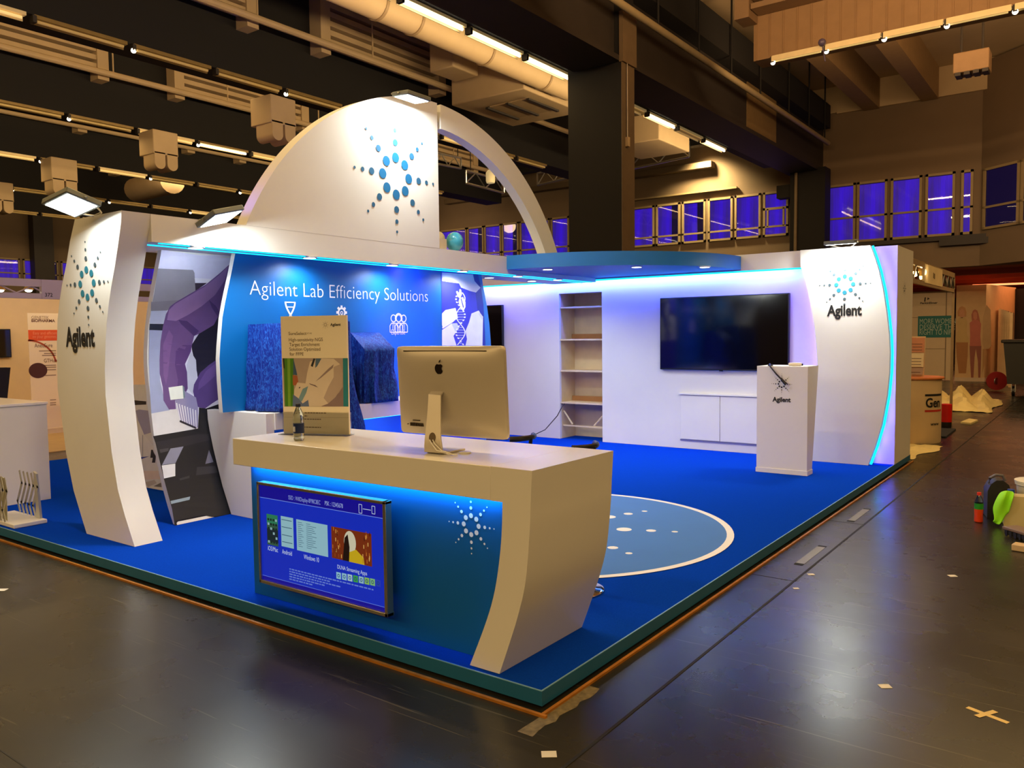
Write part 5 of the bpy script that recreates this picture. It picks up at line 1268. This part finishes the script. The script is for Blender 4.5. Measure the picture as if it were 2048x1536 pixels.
# chairs, table, screen
def chair(loc, rz, label):
    o = thing('mesh_chair', label, 'chair', loc, 'mesh chairs of the left booth'); x, y, z = loc
    R = Matrix.Rotation(rz, 3, 'Z'); T = lambda p: R @ Vector(p)+Vector(loc)
    black = M('chair_black', (24, 18, 18), .5); 
    m = MB(); m.tube([T((-.21, .20, .46)), T((-.22, .24, .62)), T((-.21, .27, .84)), T((-.17, .28, .88)), T((.17, .28, .88)), T((.21, .27, .84)), T((.22, .24, .62)), T((.21, .20, .46))], .018, 8); m.build('back_frame', black, o)
    m = MB(); m.poly([T((-.20, .245, .50)), T((.20, .245, .50)), T((.20, .27, .86)), T((-.20, .27, .86))]); m.build('back_mesh', M('chair_mesh', (90, 70, 54), .7, alpha=.55), o)
    m = MB(); m.prism([T((-.24, -.24, .44)), T((.24, -.24, .44)), T((.22, .22, .43)), T((-.22, .22, .43))], (0, 0, .05)); m.build('seat', black, o, bevel=.015)
    for sx in (-1, 1):
        m = MB(); m.tube([T((sx*.21, -.22, .44)), T((sx*.23, -.30, .012))], .012, 6); m.build('leg', steel, o)
        m = MB(); m.tube([T((sx*.21, .20, .46)), T((sx*.22, .32, .012))], .012, 6); m.build('leg', steel, o)
        m = MB(); m.tube([T((sx*.24, .22, .62)), T((sx*.26, -.05, .66)), T((sx*.26, -.2, .64))], .015, 6); m.build('armrest', black, o)
p = PZ(82, 842, .012); chair((p.x, p.y, .012), -1.9, 'black mesh chair standing with its back to the white side counter')
p = PZ(118, 832, .012); chair((p.x-.4, p.y+.7, .012), 2.6, 'black mesh chair partly hidden by the curved column')
p = PZ(18, 836, .012); chair((p.x-.6, p.y+.3, .012), 1.2, 'black mesh chair at the far side of the wooden table')
p = PZ(45, 828, .012); p = p+Vector((-.9, -.75, 0))
tb = thing('meeting_table', 'light wood meeting table between the chairs of the left booth', 'table', (p.x, p.y, .012))
m = MB(); m.box(p.x-.55, p.x+.35, p.y-.8, p.y+.75, .71, .75); m.build('table_top', M('beech_wood', (206, 150, 84), .4, var=.1, scale=3), tb, bevel=.004)
m = MB(); m.box(p.x-.2, p.x+.05, p.y-.2, p.y+.05, .012, .71); m.build('pedestal', M('pedestal_grey', (112, 100, 92), .6), tb)
p = PX(10, 687, -14.2)
ts = thing('wall_screen', 'black flat screen on the left booth wall at the left edge of the view', 'television', (-14.38, p.y, p.z-.35))
m = MB(); y1 = PX(23, 690, -14.33).y; z1, z0 = PX(12, 658, -14.33).z, PX(14, 715, -14.33).z
m.box(-14.395, -14.34, y1-1.05, y1, z0, z1); m.build('bezel', blackp, ts, bevel=.004)
m = MB(); m.box(-14.34, -14.336, y1-1.03, y1-.02, z0+.02, z1-.02); m.build('screen', screenm, ts)
p = PZ(0, 860, .012)
bc = thing('office_chair', 'black high backed chair at the left edge behind the white side counter', 'chair', (-10.2, 2.0, 0))
p0_ = PX(18, 735, -9.9); 
m = MB(); m.prism([(-9.9, p0_.y-.55, .45), (-9.9, p0_.y-.10, .45), (-9.9, p0_.y+.02, p0_.z), (-9.9, p0_.y-.55, p0_.z+.01)], (-.12, 0, 0)); m.build('back', M('fabric_black', (14, 10, 10), .8), bc, bevel=.02)
m = MB(); m.box(-10.4, -9.95, p0_.y-.6, p0_.y-.08, .42, .50); m.build('seat', MATS['fabric_black'], bc, bevel=.02)
m = MB(); m.cyl((-10.15, p0_.y-.35, 0.03), (-10.15, p0_.y-.35, .42), .03); m.build('column', blackp, bc)
m = MB(); [m.box(-10.15-.25*abs(math.cos(k)), -10.15+.25*abs(math.cos(k)), p0_.y-.38, p0_.y-.32, 0, .05) for k in (0,)]; m.box(-10.18, -10.12, p0_.y-.62, p0_.y-.08, 0, .05); m.build('foot_cross', blackp, bc)
# second booth seen through the gap beside the column
gb = thing('rear_booth', 'yellow lit booth wall with wooden rail seen between column and photo panel', 'booth', (-11, 9.5, 0))
m = MB(); m.box(-14.0, -8.0, 10.0, 10.1, 0, 2.1); m.build('rear_wall', M('booth_yellow', (226, 186, 116), .6), gb)
m = MB(); m.box(-14.0, -8.0, 9.93, 9.99, 2.1, 2.42); m.build('fascia', fasc, gb)
m = MB(); m.box(-14.0, -8.0, 9.75, 9.99, 1.0, 1.16); m.build('rail_board', M('rail_wood', (186, 124, 58), .5, var=.1), gb)
area('booth_light', (-11, 8.9, 2.3), 3, .4, 14, (1, .75, .35), (0, .6, -1))
# ================================================================ neighbour booths at the right
YPw = 26.9
pw = thing('partition_wall', 'white partition with small black emblem and teal slogan board at the far right', 'booth wall', (-2.3, YPw, 0))
pan = M('booth_panel', (222, 200, 164), .6, var=.02)
def w(u, v, y=YPw): return PY(u, v, y)
m = MB(); m.box(-4.4, w(1907, 600).x, YPw, YPw+.08, .02, w(1860, 583).z); m.build('panel', pan, pw)
m = MB()
for u in (1893,): m.box(w(u, 600).x-.015, w(u, 600).x+.015, YPw-.012, YPw, .02, w(1860, 583).z)
m.box(-4.4, w(1907, 600).x, YPw-.012, YPw, w(1860, 586).z, w(1860, 583).z); m.box(-4.4, w(1893, 600).x, YPw-.012, YPw, w(1860, 697).z-.015, w(1860, 697).z); m.box(-4.4, w(1893, 600).x, YPw-.012, YPw, w(1860, 634).z-.015, w(1860, 634).z)
m.build('panel_joint', M('joint_tan', (150, 128, 98), .6), pw)
F = Fr((0, YPw-.005, 0), (1, 0, 0), (0, 0, 1))
m = MB(); z_ = lambda v: w(1860, v).z; x_ = lambda u: w(u, 620).x
m.fpoly(F, [(x_(1848), z_(603)), (x_(1850.5), z_(603)), (x_(1851.5), z_(594.5)), (x_(1849), z_(594.5))], .006); m.fpoly(F, [(x_(1854), z_(600)), (x_(1859), z_(597.5)), (x_(1855), z_(594.5))], .006)
m.text('PerkinElmer', F, x_(1840.5), z_(607.5), x_(1875)-x_(1840.5), .06, .006, 0, .025); m.build('emblem', M('emblem_brown', (40, 30, 24), .6), pw)
m = MB(); m.fpoly(F, [(x_(1836.5), z_(675)), (x_(1906.5), z_(675)), (x_(1906.5), z_(632)), (x_(1836.5), z_(632))], .008); m.build('slogan_board', M('slogan_teal', (36, 120, 120), .6, var=.03), pw)
m = MB(); x0 = x_(1840)
for s, v, u1 in (('MORE WOMEN', 647.5, 1912), ('DESERVE THE', 659, 1911), ('RIGHT TO NIPT', 669.5, 1910)): m.text(s, F, x0, z_(v), x_(u1)-x0, .165, .010)
m.build('lettering', M('slogan_text', (180, 205, 190), .6), pw)
# wall with two women
ww = thing('mural_wall', 'tan wall printed with faded standing women beside the slogan partition', 'booth wall', (-1.4, YPw, 0))
xl, xr = x_(1912.5), x_(1972); zt2 = w(1940, 570).z
m = MB(); m.box(xl, xr, YPw-.05, YPw+.05, .12, zt2); m.prism([(xr, YPw-.05, .12), (xr+.55, YPw+3.2, .12), (xr+.55, YPw+3.2, zt2), (xr, YPw-.05, zt2)], (-.05, .05, 0)); m.build('panel', M('mural_tan', (214, 178, 128), .6, var=.04), ww)
m = MB(); m.box(xl, xr+.02, YPw-.12, YPw+.05, 0, .12); m.build('plinth', M('plinth_pale', (214, 190, 160), .5), ww)
F = Fr((0, YPw-.052, 0), (1, 0, 0), (0, 0, 1)); mats = []; m = MB()
def P5(rgb, pts, wv):
    mt = pmat(rgb)
    if mt not in mats: mats.append(mt)
    m.fpoly(F, [((w(u, v).x), w(u, v).z) for u, v in pts], wv, mats.index(mt))
def c8(pts): return [(1900+x*.1628, 600+y*.1628) for x, y in pts]
P5((196, 140, 84), c8([(100, 200), (95, 150), (115, 95), (150, 75), (190, 95), (205, 150), (200, 205)]), .002)
P5((206, 146, 104), c8([(120, 200), (120, 130), (150, 110), (180, 130), (180, 200), (150, 225)]), .003)
P5((206, 172, 110), c8([(90, 260), (120, 215), (190, 212), (215, 260), (210, 400), (240, 520), (70, 520), (95, 380)]), .003)
P5((176, 118, 62), c8([(75, 520), (225, 520), (220, 680), (200, 900), (110, 900), (85, 700)]), .002)
P5((178, 100, 70), c8([(270, 240), (265, 180), (285, 130), (310, 115), (340, 130), (360, 200), (375, 280), (350, 300), (280, 270)]), .002)
P5((205, 130, 98), c8([(290, 220), (288, 160), (310, 140), (335, 160), (335, 230), (312, 250)]), .003)
P5((196, 106, 88), c8([(245, 280), (290, 245), (340, 245), (385, 290), (375, 440), (385, 565), (245, 565), (250, 440)]), .0035)
P5((150, 82, 64), c8([(243, 562), (388, 562), (385, 700), (375, 960), (350, 960), (345, 750), (320, 600), (305, 700), (290, 965), (262, 960), (250, 760)]), .002)
P5((198, 160, 112), c8([(410, 200), (450, 60), (500, 120), (510, 560), (480, 600), (420, 600), (400, 520)]), .001)
P5((190, 140, 84), c8([(405, 600), (430, 600), (425, 800), (400, 900)]), .002)
m.build('printed_figures', mats, ww, smooth=False)
# row of upright panels
for j in range(7):
    x = xr+.62+j*.02; y = 28.6+j*.30
    pj = PY(1992+j*4.6, 700, 28.6-j*.75)
    o = MB(); z1 = PY(1992+j*4.6, 616+j*1.6, 28.6-j*.75).z
    o.box(pj.x-.02, pj.x+.055, 28.6-j*.75, 28.64-j*.75+.3, 0, max(1.6, min(z1, 2.5)))
    tag(o.build('upright_panel', M('panel_pale', (226, 190, 140), .5)), f'pale upright panel in the row before the black curtain, {ORD[j]} from the left', 'panel', 'upright panels by the black curtain')
# fascia of the near right booth
fb = thing('booth_fascia', 'cream overhead fascia with lattice of the shell booth right of the stand', 'booth frame', (-.14, 11, 2.3))
m = MB(); X0 = -.16
m.box(X0-.04, X0, 8.35, 12.98, 2.55, 2.63); m.box(X0-.04, X0, 8.35, 12.98, 2.30, 2.36); m.box(X0-.04, X0, 8.9, 8.95, 2.3, 2.63); m.box(X0-.04, X0, 12.93, 12.98, 0, 2.63); m.build('rail_frame', M('fascia_rail', (168, 142, 106), .4, metal=.2), fb)
m = MB(); m.box(X0-.03, X0+.005, 10.05, 11.6, 2.34, 2.61); m.build('name_board', M('fascia_cream', (228, 206, 160), .5), fb)
m = MB(); Fx = Fr((X0+.006, 0, 0), (0, 1, 0), (0, 0, 1)); m.fbox(Fx, 10.75, 10.80, 2.44, 2.52, 0, .002); m.fbox(Fx, 10.82, 10.90, 2.43, 2.51, 0, .002); m.build('board_mark', M('mark_grey', (130, 112, 80), .6), fb)
m = MB()
for i in range(3): m.cyl((X0-.02, 11.7+i*.42, 2.36), (X0-.02, 11.9+i*.42, 2.55), .02, n=5); m.cyl((X0-.02, 11.9+i*.42, 2.55), (X0-.02, 12.12+i*.42, 2.36), .02, n=5)
m.build('lattice', steel, fb)
m = MB()
for i in range(3): m.cyl((X0-.02, 8.5+i*.42, 2.36), (X0-.02, 8.7+i*.42, 2.55), .012, n=5); m.cyl((X0-.02, 8.7+i*.42, 2.55), (X0-.02, 8.92+i*.42, 2.36), .012, n=5)
m.build('lattice', steel, fb)
sl = thing('spot_lamp', 'glowing warm spot lamp under the cream fascia beside the stand', 'lamp', (-.3, 9.0, 2.5))
for j, (u, v, r) in enumerate(((1829, 546, .055), (1842, 555, .03))):
    p = PX(u, v, -.32); m = MB(); m.ball(p, r, r, r, 12, 8); m.build('bulb', M('bulb_warm', (255, 235, 190), .3, var=0, em=(255, 215, 130), es=14), sl)
    m = MB(); m.tube([(p.x, p.y, p.z+.03), (p.x, p.y, 2.59), (X0-.03, p.y, 2.59)], .012, 6); m.build('arm', MATS['brass'], sl)
    m = MB(); m.lathe([(.02, .13), (.045, .06), (r+.02, .0)], (p.x, p.y, p.z+.02), 14); m.build('shade', MATS['brass'], sl)
p = PX(1829, 546, -.32); pt = bpy.data.lights.new('lamp_glow', 'POINT'); pt.energy = 10; pt.color = (1, .72, .34); pt.shadow_soft_size = .06
po_ = bpy.data.objects.new('lamp_glow', pt); COL.objects.link(po_); po_.parent = sl; po_.location = p+Vector((.14, 0, 0))-sl.location
# round info counter and leaflets
gc = thing('info_counter', 'round cream info counter with black lettering beside the end of the stand', 'counter', (-.33, 10.4, 0))
ccx, ccy, rr_ = -.36, 10.4, .40
m = MB(); m.lathe([(rr_*.98, 0), (rr_, .02), (rr_, .93), (rr_*.98, .94)], (ccx, ccy, 0), 40); m.build('drum', M('counter_cream', (226, 200, 158), .5, var=.02), gc)
m = MB(); m.lathe([(rr_+.03, .941), (rr_+.035, .955), (rr_+.03, .97)], (ccx, ccy, 0), 40); m.build('worktop', M('worktop_orange', (214, 130, 72), .4), gc)
def wrap(m, a0, a1, z0, z1, mi):
    n = 8
    for i in range(n):
        t0, t1 = a0+(a1-a0)*i/n, a0+(a1-a0)*(i+1)/n; R_ = rr_+.004
        m.add([(ccx+R_*math.cos(t0), ccy+R_*math.sin(t0), z0), (ccx+R_*math.cos(t1), ccy+R_*math.sin(t1), z0), (ccx+R_*math.cos(t1), ccy+R_*math.sin(t1), z1), (ccx+R_*math.cos(t0), ccy+R_*math.sin(t0), z1)], [(0, 1, 2, 3)], mi)
m = MB(); wrap(m, -.95, -.1, .70, .73, 0); wrap(m, -.95, -.1, .47, .50, 1)
vs, fs = TEXTS[('Gen', .025)]; xm = max(p[0] for p in vs)
def wt_(t, a0, a1, zb, h):
    vs, fs = TEXTS[(t, .025 if t == 'Gen' else .012)]; xm = max(p[0] for p in vs); R_ = rr_+.005
    m.add([(ccx+R_*math.cos(a0+(a1-a0)*p[0]/xm), ccy+R_*math.sin(a0+(a1-a0)*p[0]/xm), zb+p[1]/.69*h) for p in vs], fs, 0)
wt_('Gen', -.93, -.25, .54, .13); wt_('www', -.72, -.3, .27, .05)
m.build('lettering', [ink, M('print_red', (190, 50, 34), .6)], gc)
lr = thing('leaflet_stand', 'tilted leaflet stand full of printed sheets on the round info counter', 'leaflet stand', (-.28, 10.4, .97))
m = MB(); Fl = Fr((-.40, 10.28, .975), (1, 0, 0), (0, .18, 1)); m.fbox(Fl, 0, .22, 0, .60, -.012, 0); m.build('back_plate', M('leaflet_pale', (224, 196, 160), .5), lr)
for k, (v0, v1, c_) in enumerate(((.02, .12, (170, 150, 140)), (.14, .34, (236, 222, 190)), (.36, .58, (206, 140, 110)))):
    m = MB(); m.fbox(Fl, .01, .21, v0, v1, .004+.02*(2-k), .010+.02*(2-k)); m.build('leaflet', M('leaflet_%d' % k, c_, .5), lr)
    m = MB(); [m.fbox(Fl, .03+.02*((i+k) % 2), .18, v0+.03+i*.045, v0+.038+i*.045, .0105+.02*(2-k), .0115+.02*(2-k)) for i in range(int((v1-v0)/.055))]; m.build('leaflet_print', M('leaflet_ink', (80, 50, 44), .6), lr)
# red bin cylinder, foil, blue mat
m = MB(); m.lathe([(.075, 0), (.085, .02), (.085, .10)], (-.19, 12.5, 0), 24); m.lathe([(.088, .10), (.088, .40), (.080, .405)], (-.19, 12.5, 0), 24, 1)
tag(m.build('waste_tin', [M('tin_black', (30, 20, 18), .5), M('tin_red', (206, 26, 12), .35)]), 'red and black cylinder tin on the floor right of the info counter', 'tin')
def crumple(name, label, cx, cy, lx, ly, h, mt, rz, seed):
    rnd = random.Random(seed); n = 22; vs = []; fs = []
    for j in range(n+1):
        for i in range(n+1):
            u, v = i/n*2-1, j/n*2-1
            z = h*max(0, 1-u*u)**.8*max(0, 1-v*v)**.6*(.25+.75*abs(((u*1.7+v*.6+seed*.3) % 1)-.5)*2*(.5+.5*abs(((v*2.3-u*.8) % 1)-.5)*2))+.02*rnd.random()*h/.5+.004
            x = u*lx+.05*math.sin(5*v); y = v*ly+.05*math.sin(4*u)
            vs.append((cx+x*math.cos(rz)-y*math.sin(rz), cy+x*math.sin(rz)+y*math.cos(rz), max(.004, z)))
    for j in range(n):
        for i in range(n): q = j*(n+1)+i; fs.append((q, q+1, q+n+2, q+n+1))
    m = MB(); m.add(vs, fs); return tag(m.build(name, mt, ang=12), label, 'sheet')
foil = M('plastic_sheet', (236, 220, 160), .4, var=.05)
crumple('plastic_sheet', 'crumpled cream plastic sheet heaped on the floor behind the info counter', -.62, 17.2, .75, 1.6, .50, foil, .0, 3)
crumple('plastic_sheet', 'flat cream plastic scrap trailing at the corner of the blue stage', -.14, 9.25, .22, .75, .05, foil, -.15, 5)
m = MB(); m.prism([(-.32, 11.0, .004), (.02, 11.0, .004), (.0, 12.2, .004), (-.34, 12.2, .004)], (0, 0, .02)); tag(m.build('floor_mat', M('mat_navy', (26, 30, 44), .9)), 'small dark blue mat under the red tin', 'mat')
m = MB(); m.prism([(-.07, 13.3, .002), (.10, 13.2, .002), (.14, 13.8, .002), (-.02, 14.0, .002)], (0, 0, .03)); tag(m.build('paper_scrap', foil), 'pale sheet scrap on the floor behind the fascia post', 'scrap')
# wheeled bin and sack truck wheel
bn = thing('wheeled_bin', 'large dark grey wheeled container at the right edge of the view', 'bin', (.55, 22, 0))
p = PZ(2012, 793, 0); q_ = PZ(2048, 800, 0); bx, by = p.x+.05, 20.6
xa = PY(2006, 720, by).x
m = MB(); m.prism([(xa+.10, by, .30), (xa+1.5, by, .30), (xa+1.6, by, 1.32), (xa, by, 1.32)], (0, .9, 0)); m.build('tub', M('bin_grey', (26, 26, 22), .5), bn, bevel=.02)
m = MB(); m.box(xa-.05, xa+1.65, by-.05, by+.95, 1.32, 1.40); m.build('rim', M('bin_rim', (30, 28, 24), .5), bn, bevel=.02)
for dx in (.2, 1.3):
    m = MB(); m.cyl((xa+dx, by+.1, .12), (xa+dx+.06, by+.1, .12), .12, n=18); m.build('wheel', blackp, bn)
    m = MB(); m.box(xa+dx-.02, xa+dx+.0, by+.05, by+.15, .1, .30); m.box(xa+dx+.06, xa+dx+.08, by+.05, by+.15, .1, .30); m.build('caster_fork', steel, bn)
p = PY(1993, 750, 22.5); m = MB(); m.cyl((p.x, 22.5, .27), (p.x+.02, 22.42, .27), .25, n=28); m.cyl((p.x+.0, 22.41, .27), (p.x+.02, 22.40, .27), .09, n=16, m=1)
tag(m.build('trolley_wheel', [M('wheel_red', (150, 20, 20), .4), steel]), 'red wheel leaning behind the wheeled container', 'wheel')
# ================================================================ things on the floor at the right
p = PZ(1957, 1044, 0)
bo = thing('soda_bottle', 'orange soda bottle with green label and red cap on the hall floor', 'bottle', (p.x, p.y, 0)); x, y = p.x, p.y
k = .85
m = MB(); m.lathe([(.026, 0), (.034, .006), (.035, .03), (.033, .06), (.035, .10), (.035, .115)], (x, y, 0), 24); m.build('orange_drink', M('orange_drink', (214, 62, 18), .15, var=.03), bo)
m = MB(); m.lathe([(.0355, .115), (.0355, .165)], (x, y, 0), 24); m.build('label_sleeve', M('label_green', (38, 140, 34), .35, var=.1), bo)
m = MB(); m.lathe([(.035, .165), (.031, .19), (.018, .222), (.013, .236)], (x, y, 0), 24); m.build('neck', glass, bo)
m = MB(); m.lathe([(.017, .234), (.017, .256), (.015, .258)], (x, y, 0), 20); m.build('cap', M('cap_red', (220, 50, 24), .35), bo)
p = PZ(1988, 1040, 0); x, y = p.x+.02, p.y+.02
tc = thing('tool_case', 'tall black hard case with carry handle behind the soda bottle', 'case', (x, y, 0))
F = Fr((x, y, 0), (.95, .25, 0), (0, 0, 1))
pts = [(-.075, 0), (.10, 0), (.105, .25), (.085, .31), (.04, .345), (-.01, .345), (-.05, .31), (-.075, .25)]
m = MB(); m.prism([F(a, b, 0) for a, b in pts], -F.N*.20); m.build('shell', M('case_black', (24, 20, 19), .5, var=.1), tc, bevel=.012)
m = MB(); m.tube([F(-.065, .30, -.03), F(-.055, .36, -.03), F(-.01, .39, -.03), F(.04, .385, -.03), F(.06, .34, -.03)], .013, 8); m.build('handle', M('case_grey', (92, 88, 96), .5), tc)
p = PZ(2028, 1056, 0); x, y = p.x, p.y
jc = thing('jerry_can', 'cream plastic canister with blue cap on the floor under the yellow green vest', 'canister', (x, y, 0))
F = Fr((x-.075, y, 0), (.98, .18, 0), (0, 0, 1))
m = MB(); m.prism([F(0, .01, 0), F(.015, 0, 0), (F(.20, 0, 0)), F(.215, .01, 0), F(.215, .235, 0), F(.19, .262, 0), F(.06, .262, 0), F(.0, .215, 0)], -F.N*.15); m.build('tank', M('hdpe_cream', (205, 190, 140), .45, var=.04), jc, bevel=.014)
m = MB(); c = F(.055, .255, -.07); m.cyl(c, c+Vector((0, 0, .022)), .030, n=20); m.build('neck_ring', white2, jc)
m = MB(); m.cyl(c+Vector((0, 0, .022)), c+Vector((0, 0, .055)), .027, n=20); m.build('cap', M('cap_blue', (24, 70, 170), .4), jc)
pb = thing('plastic_tub', 'white plastic tub behind the canister at the right edge', 'tub', (x+.12, y+.45, 0))
m = MB(); m.lathe([(.15, 0), (.155, .01), (.19, .29), (.20, .30), (.20, .315), (.185, .315)], (x+.16, y+.50, 0), 32); m.build('bucket', M('tub_white', (232, 226, 205), .4), pb)
m = MB(); m.lathe([(.203, .316), (.205, .335), (.18, .34)], (x+.16, y+.50, 0), 32); m.build('lid', M('tub_white', (232, 226, 205), .4), pb)
# hi-vis vest draped over case and canister
hv = M('hi_vis', (150, 232, 28), .7, var=.05, em=(120, 220, 20), es=.05)
rows_ = [[(1999, 985), (2006, 982), (2014, 981), (2022, 982), (2029, 984)], [(1992, 998), (2000, 995), (2010, 993), (2020, 993), (2026, 994)], [(1987, 1010), (1996, 1012), (2006, 1008), (2015, 1008), (2020, 1012)], [(1985, 1018), (1994, 1022), (2004, 1024), (2013, 1024), (2019, 1026)], [(1988, 1032), (1996, 1036), (2003, 1038), (2010, 1034), (2012, 1028)], [(1990, 1042), (1997, 1044), (2002, 1045), (2006, 1040), (2008, 1036)], [(1984, 1043), (1992, 1048), (1999, 1049), (2003, 1046), (2006, 1042)]]
vs = []; fs = []
y_ = y-.03
for j, rw in enumerate(rows_):
    for i, (u, v) in enumerate(rw):
        dy = (.0 if i < 3 else .02)+.02*math.sin(i*2.4+j*.9)-.02*(i == 2)
        pnt = PY(u, v, y_+dy+(.05 if j == 0 else 0)); vs.append(pnt)
vs = [Vector((p.x, p.y, max(p.z, .006))) for p in vs]
for j in range(len(rows_)-1):
    for i in range(4): q = j*5+i; fs.append((q, q+5, q+6, q+1))
m = MB(); m.add(vs, fs); o = m.build('safety_vest', hv, ang=80); tag(o, 'yellow green safety vest draped beside the canister', 'vest')
sd = o.modifiers.new('sub', 'SUBSURF'); sd.levels = sd.render_levels = 2; sd = o.modifiers.new('th', 'SOLIDIFY'); sd.thickness = .006
p = PZ(2020, 1066, 0); x, y = p.x, p.y
br_ = thing('floor_sweeper', 'red and brown low tool with dark ribbed base lying before the canister', 'tool', (x+.05, y-.1, 0))
F = Fr((1.345, 4.62, 0), (.72, -.69, 0), (.69, .72, 0))
m = MB(); m.fbox(F, 0, .42, 0, .14, .012, .05); m.build('base', M('tool_black', (22, 18, 16), .6), br_, bevel=.008)
m = MB(); m.fbox(F, -.01, .43, -.01, .13, .05, .078); m.build('cover', M('tool_brown', (120, 96, 78), .6), br_, bevel=.008)
m = MB(); m.fbox(F, .20, .44, -.005, .125, .078, .10); m.build('red_shell', M('tool_red', (176, 30, 38), .5), br_, bevel=.008)
m = MB(); [m.fbox(F, .02+i*.045, .04+i*.045, -.006, 0, .004, .05) for i in range(8)]; m.build('ribs', M('tool_black', (22, 18, 16), .6), br_)
F = Fr((1.435, 4.13, 0), (.98, -.18, 0), (.18, .98, 0)); m = MB(); m.fbox(F, 0, .3, 0, .10, 0.001, .05); tag(m.build('wood_block', M('block_tan', (206, 176, 132), .6, var=.1), bevel=.006), 'pale block of wood lying at the right edge in front of the red tool', 'block')
# ================================================================ tape and scraps on the floor
tape = M('masking_tape', (214, 186, 120), .7, var=.08)
m = MB(); F = Fr((1.592, 1.052, .001), (1, 0, 0), (0, 1, 0)); m.line(F, (-.075, .03), (.085, -.035), .026, .0); m.line(F, (-.03, -.045), (.03, .055), .026, .0008); tag(m.build('tape_cross', tape), 'cross of cream tape stuck on the hall floor at the lower right', 'tape')
sp = [(1098, 1509, .030), (1770, 1373, .026), (1905, 1152, .026), (1622, 1149, .022), (1592, 1177, .018), (1000, 1440, .0), (4, 1180, .03)]
names = ['square paper scrap on the floor at the bottom of the view', 'square paper scrap on the floor below the violet reflection', 'small paper scrap on the floor at the right, level with the stage circle', 'small paper scrap beside the floor joint', 'tiny paper scrap on the floor joint', '', 'white paper scrap on the floor at the left edge']
for (u, v, s), nm in zip(sp, names):
    if not s: continue
    p = PZ(u, v, 0); F = Fr((p.x, p.y, .0008), (.8, .6, 0), (-.6, .8, 0)); m = MB(); m.fbox(F, -s, s, -s*.8, s*.8, 0, .0012); tag(m.build('paper_scrap', M('scrap_white', (216, 212, 200), .7)), nm, 'scrap', 'paper scraps on the floor')
ot = M('outlet_lid', (120, 114, 100), .4, metal=.3)
for j, (u, v) in enumerate(((1622, 1110), (1718, 1030))):
    p = PZ(u, v, 0); m = MB(); m.box(p.x-.03, p.x+.03, p.y-.27, p.y+.27, 0, .002); m.box(p.x-.03, p.x+.03, p.y-.31, p.y-.27, 0, .0025, 1); m.box(p.x-.03, p.x+.03, p.y+.27, p.y+.31, 0, .0025, 1)
    tag(m.build('floor_hatch', [ot, joint]), ['narrow metal floor hatch beside the stage edge, nearer one', 'narrow metal floor hatch beside the stage edge, farther one'][j], 'hatch')
for j, (u, v) in enumerate(((1113, 1392),)):
    p0_, p1_ = PZ(1048, 1468, 0), PZ(1190, 1375, 0); F = Fr(p0_, (p1_-p0_), (0, 0, 1)); 
    m = MB(); d_ = (p1_-p0_).normalized(); e_ = Vector((-d_.y, d_.x, 0))*.035
    n = 10
    pts = [p0_+(p1_-p0_)*(i/n)+e_*(1+.25*math.sin(i*3.1))+Vector((0, 0, .001)) for i in range(n+1)]+[p0_+(p1_-p0_)*(i/n)-e_*(1+.3*math.sin(i*2.3+1))+Vector((0, 0, .001)) for i in range(n, -1, -1)]
    m.poly(pts); tag(m.build('tape_residue', M('tape_residue', (112, 100, 72), .7, var=.35, scale=30)), 'worn strip of old tape on the floor at the front corner of the stage', 'tape')
